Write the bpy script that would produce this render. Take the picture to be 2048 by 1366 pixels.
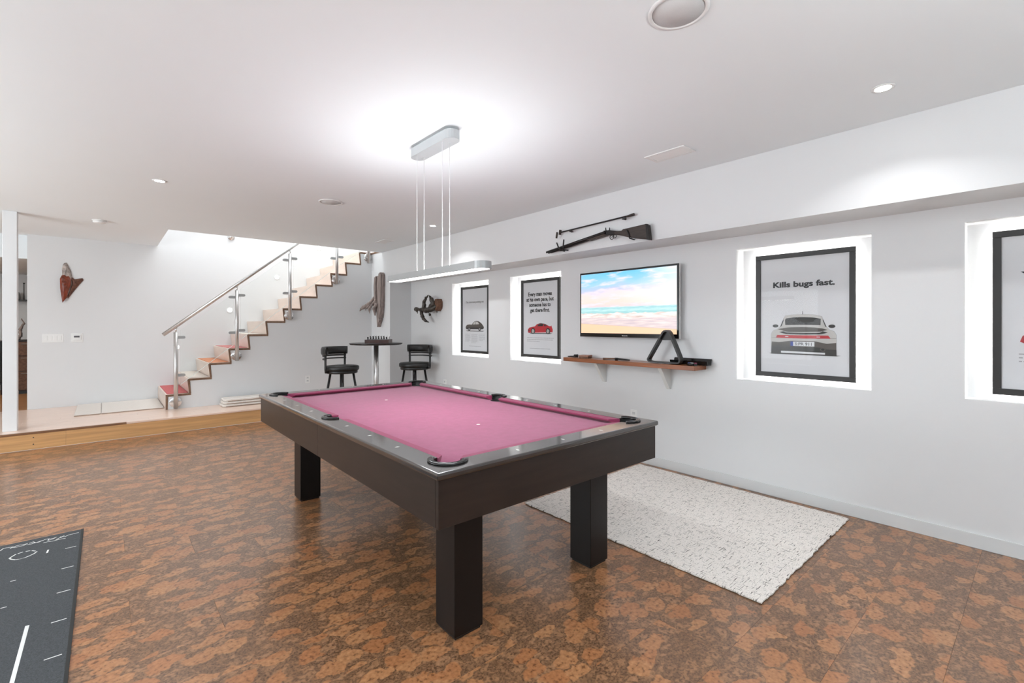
import bpy, bmesh, math, random
from mathutils import Vector, Matrix
random.seed(7)
for o in list(bpy.data.objects): bpy.data.objects.remove(o, do_unlink=True)
SC = bpy.context.scene
COL = SC.collection
PI = math.pi

# ------------------------------------------------------------------ camera
cam_d = bpy.data.cameras.new('camera')
cam_d.sensor_width = 36.0
cam_d.lens = 934.857 * 36 / 2048
cam_d.shift_y = -(683 - 650.44) / 2048
cam_d.clip_start = 0.05
cam = bpy.data.objects.new('camera', cam_d)
COL.objects.link(cam)
cam.location = (0, 0, 1.3066)
cam.rotation_euler = (PI / 2, 0, -0.7161)
SC.camera = cam

# ------------------------------------------------------------------ view, world
SC.view_settings.view_transform = 'Standard'
SC.view_settings.look = 'None'
SC.view_settings.exposure = 0.36
SC.view_settings.gamma = 1.0
SC.view_settings.use_curve_mapping = False
W = bpy.data.worlds.new('world')
SC.world = W
W.use_nodes = True
W.node_tree.nodes['Background'].inputs[0].default_value = (0.85, 0.92, 1.0, 1)
W.node_tree.nodes['Background'].inputs[1].default_value = 1.0

XW, XU = 3.858, 3.477          # lower and upper face of the right wall
ZC, ZP = 2.514, 0.184          # ceiling, platform
YP, YO, YW, YB, YA = 7.0145, 7.298, 7.70, 8.904, 7.004

def area(name, loc, rot, sx, sy, power, col=(1, 1, 1), shape='RECTANGLE', spread=PI):
    l = bpy.data.lights.new(name, 'AREA')
    l.shape = shape; l.size = sx
    if shape in ('RECTANGLE', 'ELLIPSE'): l.size_y = sy
    l.energy = power; l.color = col; l.spread = spread
    o = bpy.data.objects.new(name, l); COL.objects.link(o)
    o.location = loc; o.rotation_euler = rot
    return o
# fill light added at the left-wall openings, out of frame
area('window_daylight', (-3.85, -1.5, 1.35), (0, -PI / 2 - 1.25, 0), 1.9, 3.8, 36, (0.90, 0.965, 1.0))
area('window_daylight', (-3.90, 4.9, 1.35), (0, -PI / 2 - 0.6, 0), 1.9, 3.2, 125, (0.90, 0.965, 1.0))
# daylight down the stairwell and in the back room
area('stairwell_daylight', (2.3, 8.1, 4.9), (0, 0, 0), 3.4, 1.3, 80, (0.95, 0.98, 1.0))
area('back_room_light', (-2.2, 10.2, 2.15), (0, 0, 0), 1.2, 0.8, 14, (1.0, 0.9, 0.78))
DOWN_POWER = 4
PEND_DOWN, PEND_UP = 8, 5.5
NICHE_EMIT = 42.0
STEP_EMIT = 12.0

# ------------------------------------------------------------------ materials
def nt(m):
    m.use_nodes = True
    t = m.node_tree
    return t, t.nodes['Principled BSDF']
def N(t, kind, **kw):
    n = t.nodes.new(kind)
    for k, v in kw.items(): setattr(n, k, v)
    return n
def ramp(t, stops, interp='LINEAR'):
    r = t.nodes.new('ShaderNodeValToRGB'); r.color_ramp.interpolation = interp
    e = r.color_ramp.elements
    e[0].position, e[0].color = stops[0][0], (*stops[0][1], 1)
    e[1].position, e[1].color = stops[1][0], (*stops[1][1], 1)
    for p, c in stops[2:]:
        x = e.new(p); x.color = (*c, 1)
    return r
def mat(name, col, rough=0.5, metal=0.0, vary=0.06, scale=8.0, stretch=(1, 1, 1), bump=0.0, bscale=200.0,
        spec=0.5, coat=0.0, sheen=0.0, emit=None, estr=0.0, rvary=0.0):
    m = bpy.data.materials.new(name)
    t, b = nt(m)
    tc = N(t, 'ShaderNodeTexCoord'); mp = N(t, 'ShaderNodeMapping')
    mp.inputs['Scale'].default_value = stretch
    t.links.new(tc.outputs['Object'], mp.inputs[0])
    nz = N(t, 'ShaderNodeTexNoise'); nz.inputs['Scale'].default_value = scale; nz.inputs['Detail'].default_value = 5
    t.links.new(mp.outputs[0], nz.inputs['Vector'])
    lo = tuple(max(0, c * (1 - vary)) for c in col); hi = tuple(min(1, c * (1 + vary)) for c in col)
    r = ramp(t, [(0.3, lo), (0.7, hi)])
    t.links.new(nz.outputs['Fac'], r.inputs[0]); t.links.new(r.outputs[0], b.inputs['Base Color'])
    b.inputs['Roughness'].default_value = rough; b.inputs['Metallic'].default_value = metal
    b.inputs['Specular IOR Level'].default_value = spec
    b.inputs['Coat Weight'].default_value = coat; b.inputs['Coat Roughness'].default_value = 0.1
    b.inputs['Sheen Weight'].default_value = sheen
    if bump:
        n2 = N(t, 'ShaderNodeTexNoise'); n2.inputs['Scale'].default_value = bscale; n2.inputs['Detail'].default_value = 3
        t.links.new(mp.outputs[0], n2.inputs['Vector'])
        bp = N(t, 'ShaderNodeBump'); bp.inputs['Strength'].default_value = bump; bp.inputs['Distance'].default_value = 0.002
        t.links.new(n2.outputs['Fac'], bp.inputs['Height']); t.links.new(bp.outputs[0], b.inputs['Normal'])
    if emit:
        b.inputs['Emission Color'].default_value = (*emit, 1); b.inputs['Emission Strength'].default_value = estr
    return m

M = {}
M['paint'] = mat('white_wall_paint', (0.715, 0.72, 0.725), 0.42, vary=0.01, scale=1.5, bump=0.12, bscale=160)
M['ceil'] = mat('white_ceiling_paint', (0.87, 0.915, 0.935), 0.8, vary=0.008, scale=1.0, bump=0.05)
M['trim'] = mat('grey_white_trim_paint', (0.66, 0.67, 0.67), 0.4, vary=0.01)
M['white'] = mat('white_plastic', (0.82, 0.82, 0.81), 0.35, vary=0.01)
M['bracket'] = mat('bracket_paint', (0.74, 0.74, 0.72), 0.45, vary=0.02)
M['slot'] = mat('dark_slot', (0.03, 0.03, 0.03), 0.6)
M['espresso'] = mat('espresso_wood', (0.017, 0.0105, 0.008), 0.36, vary=0.25, scale=6, stretch=(1, 1, 8), bump=0.05, bscale=90)
M['railwood'] = mat('espresso_rail_wood', (0.032, 0.026, 0.024), 0.22, vary=0.25, scale=10, bump=0.03, bscale=80, coat=1.0)
M['legwood'] = mat('black_brown_leg', (0.007, 0.005, 0.0045), 0.38, vary=0.2, scale=6, bump=0.04, spec=0.3)
M['felt'] = mat('burgundy_felt', (0.32, 0.072, 0.150), 0.95, vary=0.07, scale=30, bump=0.25, bscale=900, sheen=0.25, spec=0.1)
M['cushion'] = mat('burgundy_cushion_cloth', (0.27, 0.042, 0.10), 0.9, vary=0.06, scale=40, bump=0.2, bscale=900, sheen=0.15, spec=0.1)
M['rubber'] = mat('black_rubber', (0.010, 0.010, 0.010), 0.35)
M['pearl'] = mat('pearl_sight', (0.85, 0.84, 0.8), 0.3)
M['steel'] = mat('brushed_steel', (0.66, 0.65, 0.64), 0.36, 1.0, vary=0.05, scale=40, stretch=(1, 1, 0.05))
M['chrome'] = mat('polished_steel', (0.74, 0.73, 0.72), 0.16, 1.0, vary=0.03)
M['alu'] = mat('brushed_aluminium', (0.42, 0.43, 0.43), 0.45, 0.6, vary=0.03)
M['canopy'] = mat('satin_canopy', (0.52, 0.54, 0.55), 0.4, 0.3, vary=0.02)
M['wire'] = mat('white_cable', (0.85, 0.85, 0.85), 0.35, vary=0.01)
M['blackleather'] = mat('black_leather', (0.012, 0.0115, 0.011), 0.42, vary=0.3, scale=60, bump=0.25, bscale=300)
M['blackmetal'] = mat('black_metal', (0.010, 0.009, 0.009), 0.4)
M['gloss_black'] = mat('gloss_black', (0.008, 0.008, 0.008), 0.15)
M['matte_black'] = mat('matte_black_frame', (0.022, 0.021, 0.020), 0.42)
M['tabletop'] = mat('dark_table_top', (0.018, 0.014, 0.013), 0.2)
M['chesswood'] = mat('dark_red_brown_wood', (0.045, 0.014, 0.010), 0.35, vary=0.3, scale=20, stretch=(1, 4, 1))
M['silver'] = mat('silver_metal', (0.6, 0.6, 0.6), 0.3, 0.9)
M['oak'] = mat('oak_face_board', (0.56, 0.31, 0.13), 0.4, vary=0.16, scale=5, stretch=(0.35, 2, 9), bump=0.05, coat=0.15)
M['nosing'] = mat('brown_nosing', (0.20, 0.095, 0.045), 0.4, vary=0.15, scale=8, stretch=(0.4, 4, 4))
M['platwood'] = mat('pale_platform_wood', (0.78, 0.58, 0.47), 0.28, vary=0.10, scale=4, stretch=(0.5, 8, 2), bump=0.03, coat=0.3)
M['orangewood'] = mat('orange_floor_wood', (0.48, 0.23, 0.09), 0.35, vary=0.2, scale=4, stretch=(0.5, 8, 2), coat=0.2)
M['stairwood'] = mat('pale_stair_wood', (0.74, 0.61, 0.53), 0.35, vary=0.08, scale=6, stretch=(2, 0.4, 2), bump=0.03)
M['plyedge'] = mat('brown_ply_edge', (0.20, 0.115, 0.07), 0.5, vary=0.25, scale=30)
M['shelfwood'] = mat('warm_walnut_shelf', (0.27, 0.088, 0.030), 0.35, vary=0.35, scale=4, stretch=(6, 0.8, 14), bump=0.05, coat=0.2)
M['redmat'] = mat('red_mat', (0.50, 0.12, 0.12), 0.9, vary=0.12, scale=40)
M['creammat'] = mat('cream_mat', (0.62, 0.56, 0.50), 0.9, vary=0.05, scale=60, bump=0.3, bscale=500)
M['orangemat'] = mat('orange_mat', (0.56, 0.23, 0.12), 0.9, vary=0.12, scale=40)
M['pinkmat'] = mat('pink_red_mat', (0.52, 0.19, 0.18), 0.9, vary=0.12, scale=40)
M['pad'] = mat('cream_pad_fabric', (0.70, 0.65, 0.60), 0.9, vary=0.04, scale=80, bump=0.3, bscale=400)
M['padedge'] = mat('tan_pad_edge', (0.30, 0.21, 0.15), 0.9, vary=0.2, scale=80)
M['bark'] = mat('pale_bark', (0.40, 0.34, 0.31), 0.8, vary=0.6, scale=38, stretch=(1, 1, 0.5), bump=0.9, bscale=120)
M['redwood'] = mat('carved_redwood', (0.20, 0.035, 0.012), 0.38, vary=0.5, scale=25, stretch=(1, 1, 0.5), bump=0.6, bscale=100)
M['darkwoodcarve'] = mat('dark_split_wood', (0.13, 0.05, 0.03), 0.6, vary=0.6, scale=30, bump=0.7, bscale=100)
M['drift'] = mat('grey_driftwood', (0.27, 0.215, 0.195), 0.7, vary=0.55, scale=30, stretch=(2, 2, 0.12), bump=0.9, bscale=60)
M['horn'] = mat('dark_bronze_horn', (0.055, 0.045, 0.036), 0.4, 0.3, vary=0.5, scale=40, bump=0.4)
M['brownwood'] = mat('brown_backing_wood', (0.14, 0.065, 0.035), 0.6, vary=0.4, scale=30, bump=0.5)
M['gunmetal'] = mat('blued_gun_metal', (0.022, 0.019, 0.018), 0.4, 0.5, vary=0.3, scale=30)
M['gunwood'] = mat('dark_gun_stock', (0.035, 0.022, 0.016), 0.5, vary=0.4, scale=25, stretch=(1, 0.4, 3))
M['poster'] = mat('poster_paper', (0.68, 0.69, 0.71), 0.5, vary=0.01)
M['ink'] = mat('black_ink', (0.015, 0.015, 0.017), 0.5)
M['greyink'] = mat('grey_ink', (0.34, 0.34, 0.36), 0.5)
M['carsilver'] = mat('silver_print', (0.52, 0.51, 0.49), 0.5, vary=0.05, scale=6)
M['carmid'] = mat('taupe_print', (0.085, 0.072, 0.063), 0.5, vary=0.3, scale=7, stretch=(1, 0.5, 3))
M['cardark'] = mat('dark_print', (0.03, 0.028, 0.026), 0.5, vary=0.3, scale=9)
M['carglass'] = mat('glass_print', (0.028, 0.027, 0.026), 0.5, vary=0.4, scale=8)
M['carred'] = mat('red_print', (0.46, 0.02, 0.03), 0.5, vary=0.15, scale=12)
M['carblue'] = mat('blue_print', (0.03, 0.06, 0.30), 0.5)
M['carwhite'] = mat('white_print', (0.72, 0.73, 0.75), 0.5)
M['matgrey'] = mat('charcoal_grey_mat', (0.066, 0.070, 0.074), 0.9, vary=0.28, scale=220, bump=0.35, bscale=600, spec=0.2)
M['matedge'] = mat('black_mat_edge', (0.012, 0.012, 0.011), 0.7)
M['whiteprint'] = mat('white_print_line', (0.68, 0.68, 0.66), 0.8)
M['candle'] = mat('grey_glass_vase', (0.3, 0.3, 0.29), 0.2)
M['lcd'] = mat('grey_lcd', (0.10, 0.10, 0.11), 0.3)
M['speakermesh'] = mat('speaker_grille', (0.62, 0.62, 0.62), 0.7, vary=0.04, scale=400)
M['grout'] = mat('dark_joint', (0.03, 0.018, 0.012), 0.7)
def glow(name, col, s):
    return mat(name, (0.9, 0.9, 0.9), 0.5, emit=col, estr=s)
M['glow_down'] = glow('downlight_glow', (1, 0.98, 0.95), 30)
M['glow_pend'] = glow('pendant_glow', (1, 0.99, 0.97), 6)
M['glow_niche'] = glow('led_strip_glow', (1, 0.985, 0.96), NICHE_EMIT)
M['glow_step'] = glow('stair_light_glow', (1, 0.99, 0.97), STEP_EMIT)

def glass_mat(name, tint=(0.985, 0.995, 0.99), ior=1.45):
    m = bpy.data.materials.new(name); t, b = nt(m)
    out = t.nodes['Material Output']
    gl = N(t, 'ShaderNodeBsdfGlossy'); gl.inputs['Roughness'].default_value = 0.0
    tr = N(t, 'ShaderNodeBsdfTransparent'); tr.inputs[0].default_value = (*tint, 1)
    fr = N(t, 'ShaderNodeFresnel'); fr.inputs[0].default_value = ior
    nz = N(t, 'ShaderNodeTexNoise'); nz.inputs['Scale'].default_value = 3
    mx = N(t, 'ShaderNodeMixShader')
    ge = N(t, 'ShaderNodeNewGeometry'); iv = N(t, 'ShaderNodeMath', operation='SUBTRACT'); iv.inputs[0].default_value = 1.0
    t.links.new(ge.outputs['Backfacing'], iv.inputs[1])
    ml = N(t, 'ShaderNodeMath', operation='MULTIPLY'); t.links.new(fr.outputs[0], ml.inputs[0]); t.links.new(iv.outputs[0], ml.inputs[1])
    t.links.new(ml.outputs[0], mx.inputs[0]); t.links.new(tr.outputs[0], mx.inputs[1]); t.links.new(gl.outputs[0], mx.inputs[2])
    t.links.new(mx.outputs[0], out.inputs[0])
    return m
M['glass'] = glass_mat('clear_glass')
M['artglass'] = glass_mat('low_glare_picture_glass', (0.99, 0.99, 0.99), 1.22)
M['glassedge'] = mat('bright_glass_edge', (0.80, 0.86, 0.83), 0.15, vary=0.02)  # pale colour stands for light caught along the glass edges

def cork():
    m = bpy.data.materials.new('cork_tile'); t, b = nt(m); L = t.links.new
    tc = N(t, 'ShaderNodeTexCoord'); oi = N(t, 'ShaderNodeObjectInfo')
    mul = N(t, 'ShaderNodeVectorMath', operation='MULTIPLY'); mul.inputs[1].default_value = (37, 91, 0)
    cmb = N(t, 'ShaderNodeCombineXYZ'); L(oi.outputs['Random'], cmb.inputs[0]); L(oi.outputs['Random'], cmb.inputs[1])
    L(cmb.outputs[0], mul.inputs[0])
    add = N(t, 'ShaderNodeVectorMath', operation='ADD'); L(tc.outputs['Object'], add.inputs[0]); L(mul.outputs[0], add.inputs[1])
    # warped coordinates
    w = N(t, 'ShaderNodeTexNoise'); w.inputs['Scale'].default_value = 14; w.inputs['Detail'].default_value = 4; L(add.outputs[0], w.inputs['Vector'])
    ws = N(t, 'ShaderNodeVectorMath', operation='SUBTRACT'); L(w.outputs['Color'], ws.inputs[0]); ws.inputs[1].default_value = (.5, .5, .5)
    wm = N(t, 'ShaderNodeVectorMath', operation='SCALE'); L(ws.outputs[0], wm.inputs[0]); wm.inputs['Scale'].default_value = 0.11
    wa = N(t, 'ShaderNodeVectorMath', operation='ADD'); L(add.outputs[0], wa.inputs[0]); L(wm.outputs[0], wa.inputs[1])
    mp = N(t, 'ShaderNodeMapping'); mp.inputs['Scale'].default_value = (0.72, 1.2, 1); mp.inputs['Rotation'].default_value = (0, 0, 0.15); L(wa.outputs[0], mp.inputs[0])
    def chunks(sc, thr, soft, keep):
        v = N(t, 'ShaderNodeTexVoronoi'); v.voronoi_dimensions = '2D'; v.inputs['Scale'].default_value = sc; L(mp.outputs[0], v.inputs['Vector'])
        a = N(t, 'ShaderNodeMapRange'); a.inputs['From Min'].default_value = thr; a.inputs['From Max'].default_value = thr - soft; L(v.outputs['Distance'], a.inputs[0])
        s = N(t, 'ShaderNodeSeparateColor'); L(v.outputs['Color'], s.inputs[0])
        k = N(t, 'ShaderNodeMath', operation='GREATER_THAN'); k.inputs[1].default_value = keep; L(s.outputs[0], k.inputs[0])
        x = N(t, 'ShaderNodeMath', operation='MULTIPLY'); L(a.outputs[0], x.inputs[0]); L(k.outputs[0], x.inputs[1])
        return x, s
    big, bs = chunks(10, 0.46, 0.06, 0.38)
    sm, ss = chunks(23, 0.44, 0.14, 0.42)
    ti, ts = chunks(58, 0.50, 0.14, 0.35)
    # fine granular matrix
    g = N(t, 'ShaderNodeTexNoise'); g.inputs['Scale'].default_value = 110; g.inputs['Detail'].default_value = 6; g.inputs['Roughness'].default_value = 0.7; L(add.outputs[0], g.inputs['Vector'])
    base = ramp(t, [(0.36, (0.066, 0.030, 0.014)), (0.64, (0.25, 0.132, 0.068))]); L(g.outputs['Fac'], base.inputs[0])
    g2 = N(t, 'ShaderNodeTexNoise'); g2.inputs['Scale'].default_value = 60; g2.inputs['Detail'].default_value = 6; L(add.outputs[0], g2.inputs['Vector'])
    cc = ramp(t, [(0.34, (0.18, 0.082, 0.038)), (0.43, (0.33, 0.155, 0.070)), (0.7, (0.44, 0.225, 0.108))]); L(g2.outputs['Fac'], cc.inputs[0])
    cs = ramp(t, [(0.36, (0.11, 0.052, 0.025)), (0.48, (0.27, 0.138, 0.068)), (0.7, (0.36, 0.19, 0.10))]); L(g2.outputs['Fac'], cs.inputs[0])
    hue = N(t, 'ShaderNodeMix', data_type='RGBA', blend_type='MULTIPLY'); hue.inputs[0].default_value = 1
    hr = ramp(t, [(0.0, (0.92, 0.78, 0.68)), (1.0, (1.05, 1.04, 1.0))]); L(bs.outputs[1], hr.inputs[0])
    L(cc.outputs[0], hue.inputs[6]); L(hr.outputs[0], hue.inputs[7])
    m1 = N(t, 'ShaderNodeMix', data_type='RGBA'); L(sm.outputs[0], m1.inputs[0]); m0 = N(t, 'ShaderNodeMix', data_type='RGBA'); tf = N(t, 'ShaderNodeMath', operation='MULTIPLY'); tf.inputs[1].default_value = 0.55; L(ti.outputs[0], tf.inputs[0]); L(tf.outputs[0], m0.inputs[0]); L(base.outputs[0], m0.inputs[6]); L(cs.outputs[0], m0.inputs[7]); L(m0.outputs[2], m1.inputs[6]); L(cs.outputs[0], m1.inputs[7])
    m2 = N(t, 'ShaderNodeMix', data_type='RGBA'); L(big.outputs[0], m2.inputs[0]); L(m1.outputs[2], m2.inputs[6]); L(hue.outputs[2], m2.inputs[7])
    L(m2.outputs[2], b.inputs['Base Color'])
    b.inputs['Roughness'].default_value = 0.30
    b.inputs['Specular IOR Level'].default_value = 0.5
    b.inputs['Coat Weight'].default_value = 0.22; b.inputs['Coat Roughness'].default_value = 0.2
    bn = N(t, 'ShaderNodeTexNoise'); bn.inputs['Scale'].default_value = 55; bn.inputs['Detail'].default_value = 3; L(tc.outputs['Object'], bn.inputs['Vector'])
    bp = N(t, 'ShaderNodeBump'); bp.inputs['Strength'].default_value = 0.22; bp.inputs['Distance'].default_value = 0.002
    L(bn.outputs['Fac'], bp.inputs['Height']); L(bp.outputs[0], b.inputs['Normal']); L(bp.outputs[0], b.inputs['Coat Normal'])
    return m
M['cork'] = cork()

def rug():
    m = bpy.data.materials.new('cream_rug_weave'); t, b = nt(m); L = t.links.new
    tc = N(t, 'ShaderNodeTexCoord')
    def dash(sx, sy, thr, off):
        mp = N(t, 'ShaderNodeMapping'); mp.inputs['Scale'].default_value = (sx, sy, 1); mp.inputs['Location'].default_value = (off, off, 0)
        L(tc.outputs['Object'], mp.inputs[0])
        n = N(t, 'ShaderNodeTexNoise'); n.inputs['Scale'].default_value = 1; n.inputs['Detail'].default_value = 1; n.inputs['Distortion'].default_value = 0.3
        L(mp.outputs[0], n.inputs['Vector'])
        r = N(t, 'ShaderNodeMapRange'); r.inputs['From Min'].default_value = thr; r.inputs['From Max'].default_value = thr + 0.02; L(n.outputs['Fac'], r.inputs[0])
        return r
    a = dash(16, 230, 0.662, 3.1); c = dash(230, 16, 0.675, 8.7); d = dash(50, 210, 0.70, 5.5)
    mx = N(t, 'ShaderNodeMath', operation='MAXIMUM'); L(a.outputs[0], mx.inputs[0]); L(c.outputs[0], mx.inputs[1])
    mx2 = N(t, 'ShaderNodeMath', operation='MAXIMUM'); L(mx.outputs[0], mx2.inputs[0]); L(d.outputs[0], mx2.inputs[1])
    f = N(t, 'ShaderNodeTexNoise'); f.inputs['Scale'].default_value = 160; L(tc.outputs['Object'], f.inputs['Vector'])
    cr = ramp(t, [(0.3, (0.70, 0.65, 0.60)), (0.7, (0.88, 0.83, 0.78))]); L(f.outputs['Fac'], cr.inputs[0])
    mix = N(t, 'ShaderNodeMix', data_type='RGBA'); L(mx2.outputs[0], mix.inputs[0]); L(cr.outputs[0], mix.inputs[6]); mix.inputs[7].default_value = (0.075, 0.065, 0.06, 1)
    L(mix.outputs[2], b.inputs['Base Color']); b.inputs['Roughness'].default_value = 0.95; b.inputs['Specular IOR Level'].default_value = 0.1
    bp = N(t, 'ShaderNodeBump'); bp.inputs['Strength'].default_value = 0.5; bp.inputs['Distance'].default_value = 0.003
    L(f.outputs['Fac'], bp.inputs['Height']); L(bp.outputs[0], b.inputs['Normal'])
    return m
M['rug'] = rug()
M['rugedge'] = mat('brown_rug_backing', (0.10, 0.06, 0.035), 0.9, vary=0.3, scale=80)

def screen():
    m = bpy.data.materials.new('beach_screen'); t, b = nt(m); L = t.links.new
    uv = N(t, 'ShaderNodeUVMap'); sp = N(t, 'ShaderNodeSeparateXYZ'); L(uv.outputs[0], sp.inputs[0])
    def noise(sx, sy, sc, det=4, off=0.0):
        mp = N(t, 'ShaderNodeMapping'); mp.inputs['Scale'].default_value = (sx, sy, 1); mp.inputs['Location'].default_value = (off, off * 2, 0)
        L(uv.outputs[0], mp.inputs[0])
        n = N(t, 'ShaderNodeTexNoise'); n.inputs['Scale'].default_value = sc; n.inputs['Detail'].default_value = det; L(mp.outputs[0], n.inputs['Vector'])
        return n.outputs['Fac']
    def math_(op, a, bb):
        n = N(t, 'ShaderNodeMath', operation=op)
        for i, x in enumerate((a, bb)):
            if isinstance(x, (int, float)): n.inputs[i].default_value = x
            else: L(x, n.inputs[i])
        return n.outputs[0]
    def mr(x, a, c):
        n = N(t, 'ShaderNodeMapRange'); n.inputs['From Min'].default_value = a; n.inputs['From Max'].default_value = c; L(x, n.inputs[0]); return n.outputs[0]
    def mix(f, a, c):
        n = N(t, 'ShaderNodeMix', data_type='RGBA')
        L(f, n.inputs[0])
        for i, x in ((6, a), (7, c)):
            if isinstance(x, tuple): n.inputs[i].default_value = (*x, 1)
            else: L(x, n.inputs[i])
        return n.outputs[2]
    u, v = sp.outputs[0], sp.outputs[1]
    # sky: peach near the horizon, blue above, right corner pale
    skyv = math_('ADD', v, math_('MULTIPLY', math_('SUBTRACT', noise(1.2, 3, 3), 0.5), 0.25))
    sky = ramp(t, [(0.42, (0.78, 0.60, 0.66)), (0.52, (0.93, 0.68, 0.60)), (0.66, (0.86, 0.70, 0.72)), (0.72, (0.50, 0.56, 0.80)), (0.80, (0.36, 0.62, 0.88)), (1.0, (0.16, 0.55, 0.88))]); L(skyv, sky.inputs[0])
    cloud = mr(noise(1.6, 4.5, 3.2, 6, 2.3), 0.50, 0.66)
    s1 = mix(math_('MULTIPLY', cloud, 0.75), sky.outputs[0], (0.88, 0.76, 0.86))
    s2 = mix(mr(math_('SUBTRACT', math_('MULTIPLY', u, 1.0), math_('MULTIPLY', math_('ABSOLUTE', math_('SUBTRACT', v, 0.62), 0), 1.2)), 0.35, 1.05), s1, (0.96, 0.86, 0.80))
    s3 = mix(mr(math_('ADD', math_('MULTIPLY', v, 0.8), math_('MULTIPLY', u, 0.35)), 1.0, 1.18), s2, (0.82, 0.88, 0.95))
    # sea
    seav = math_('ADD', v, math_('MULTIPLY', math_('SUBTRACT', noise(2, 22, 5, 4, 5), 0.5), 0.10))
    sea = ramp(t, [(0.30, (0.50, 0.75, 0.72)), (0.345, (0.28, 0.58, 0.60)), (0.38, (0.55, 0.80, 0.80)), (0.41, (0.30, 0.60, 0.64)), (0.44, (0.62, 0.80, 0.80))]); L(seav, sea.inputs[0])
    c1 = mix(mr(math_('ADD', v, math_('MULTIPLY', math_('SUBTRACT', noise(6, 1, 3, 2, 1), 0.5), 0.012)), 0.437, 0.431), s3, sea.outputs[0])
    # foam band
    fe = math_('ADD', v, math_('MULTIPLY', math_('SUBTRACT', noise(5, 3, 2.2, 5, 9), 0.5), 0.10))
    fcol = ramp(t, [(0.3, (0.62, 0.48, 0.44)), (0.55, (0.88, 0.78, 0.74)), (0.75, (0.97, 0.92, 0.90))]); L(noise(2.2, 7, 4, 4, 4), fcol.inputs[0])
    c2 = mix(mr(fe, 0.335, 0.322), c1, fcol.outputs[0])
    # wet sand and wash
    wcol = ramp(t, [(0.35, (0.60, 0.49, 0.53)), (0.6, (0.80, 0.66, 0.64)), (0.8, (0.93, 0.85, 0.84))]); L(noise(2.5, 20, 2.5, 4, 6), wcol.inputs[0])
    c3 = mix(mr(math_('ADD', v, math_('MULTIPLY', math_('SUBTRACT', noise(5, 3, 2.2, 3, 12), 0.5), 0.05)), 0.262, 0.245), c2, wcol.outputs[0])
    edge = math_('ADD', v, math_('MULTIPLY', u, 0.085))
    sand = ramp(t, [(0.0, (0.93, 0.58, 0.34)), (1.0, (0.90, 0.60, 0.42))]); L(noise(2, 6, 3, 3, 7), sand.inputs[0])
    c4 = mix(mr(edge, 0.166, 0.162), c3, (0.62, 0.45, 0.40))
    c5 = mix(mr(edge, 0.160, 0.156), c4, sand.outputs[0])
    b.inputs['Base Color'].default_value = (0.02, 0.02, 0.02, 1); b.inputs['Roughness'].default_value = 0.35
    L(c5, b.inputs['Emission Color']); b.inputs['Emission Strength'].default_value = 0.98
    return m
M['screen'] = screen()

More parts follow.
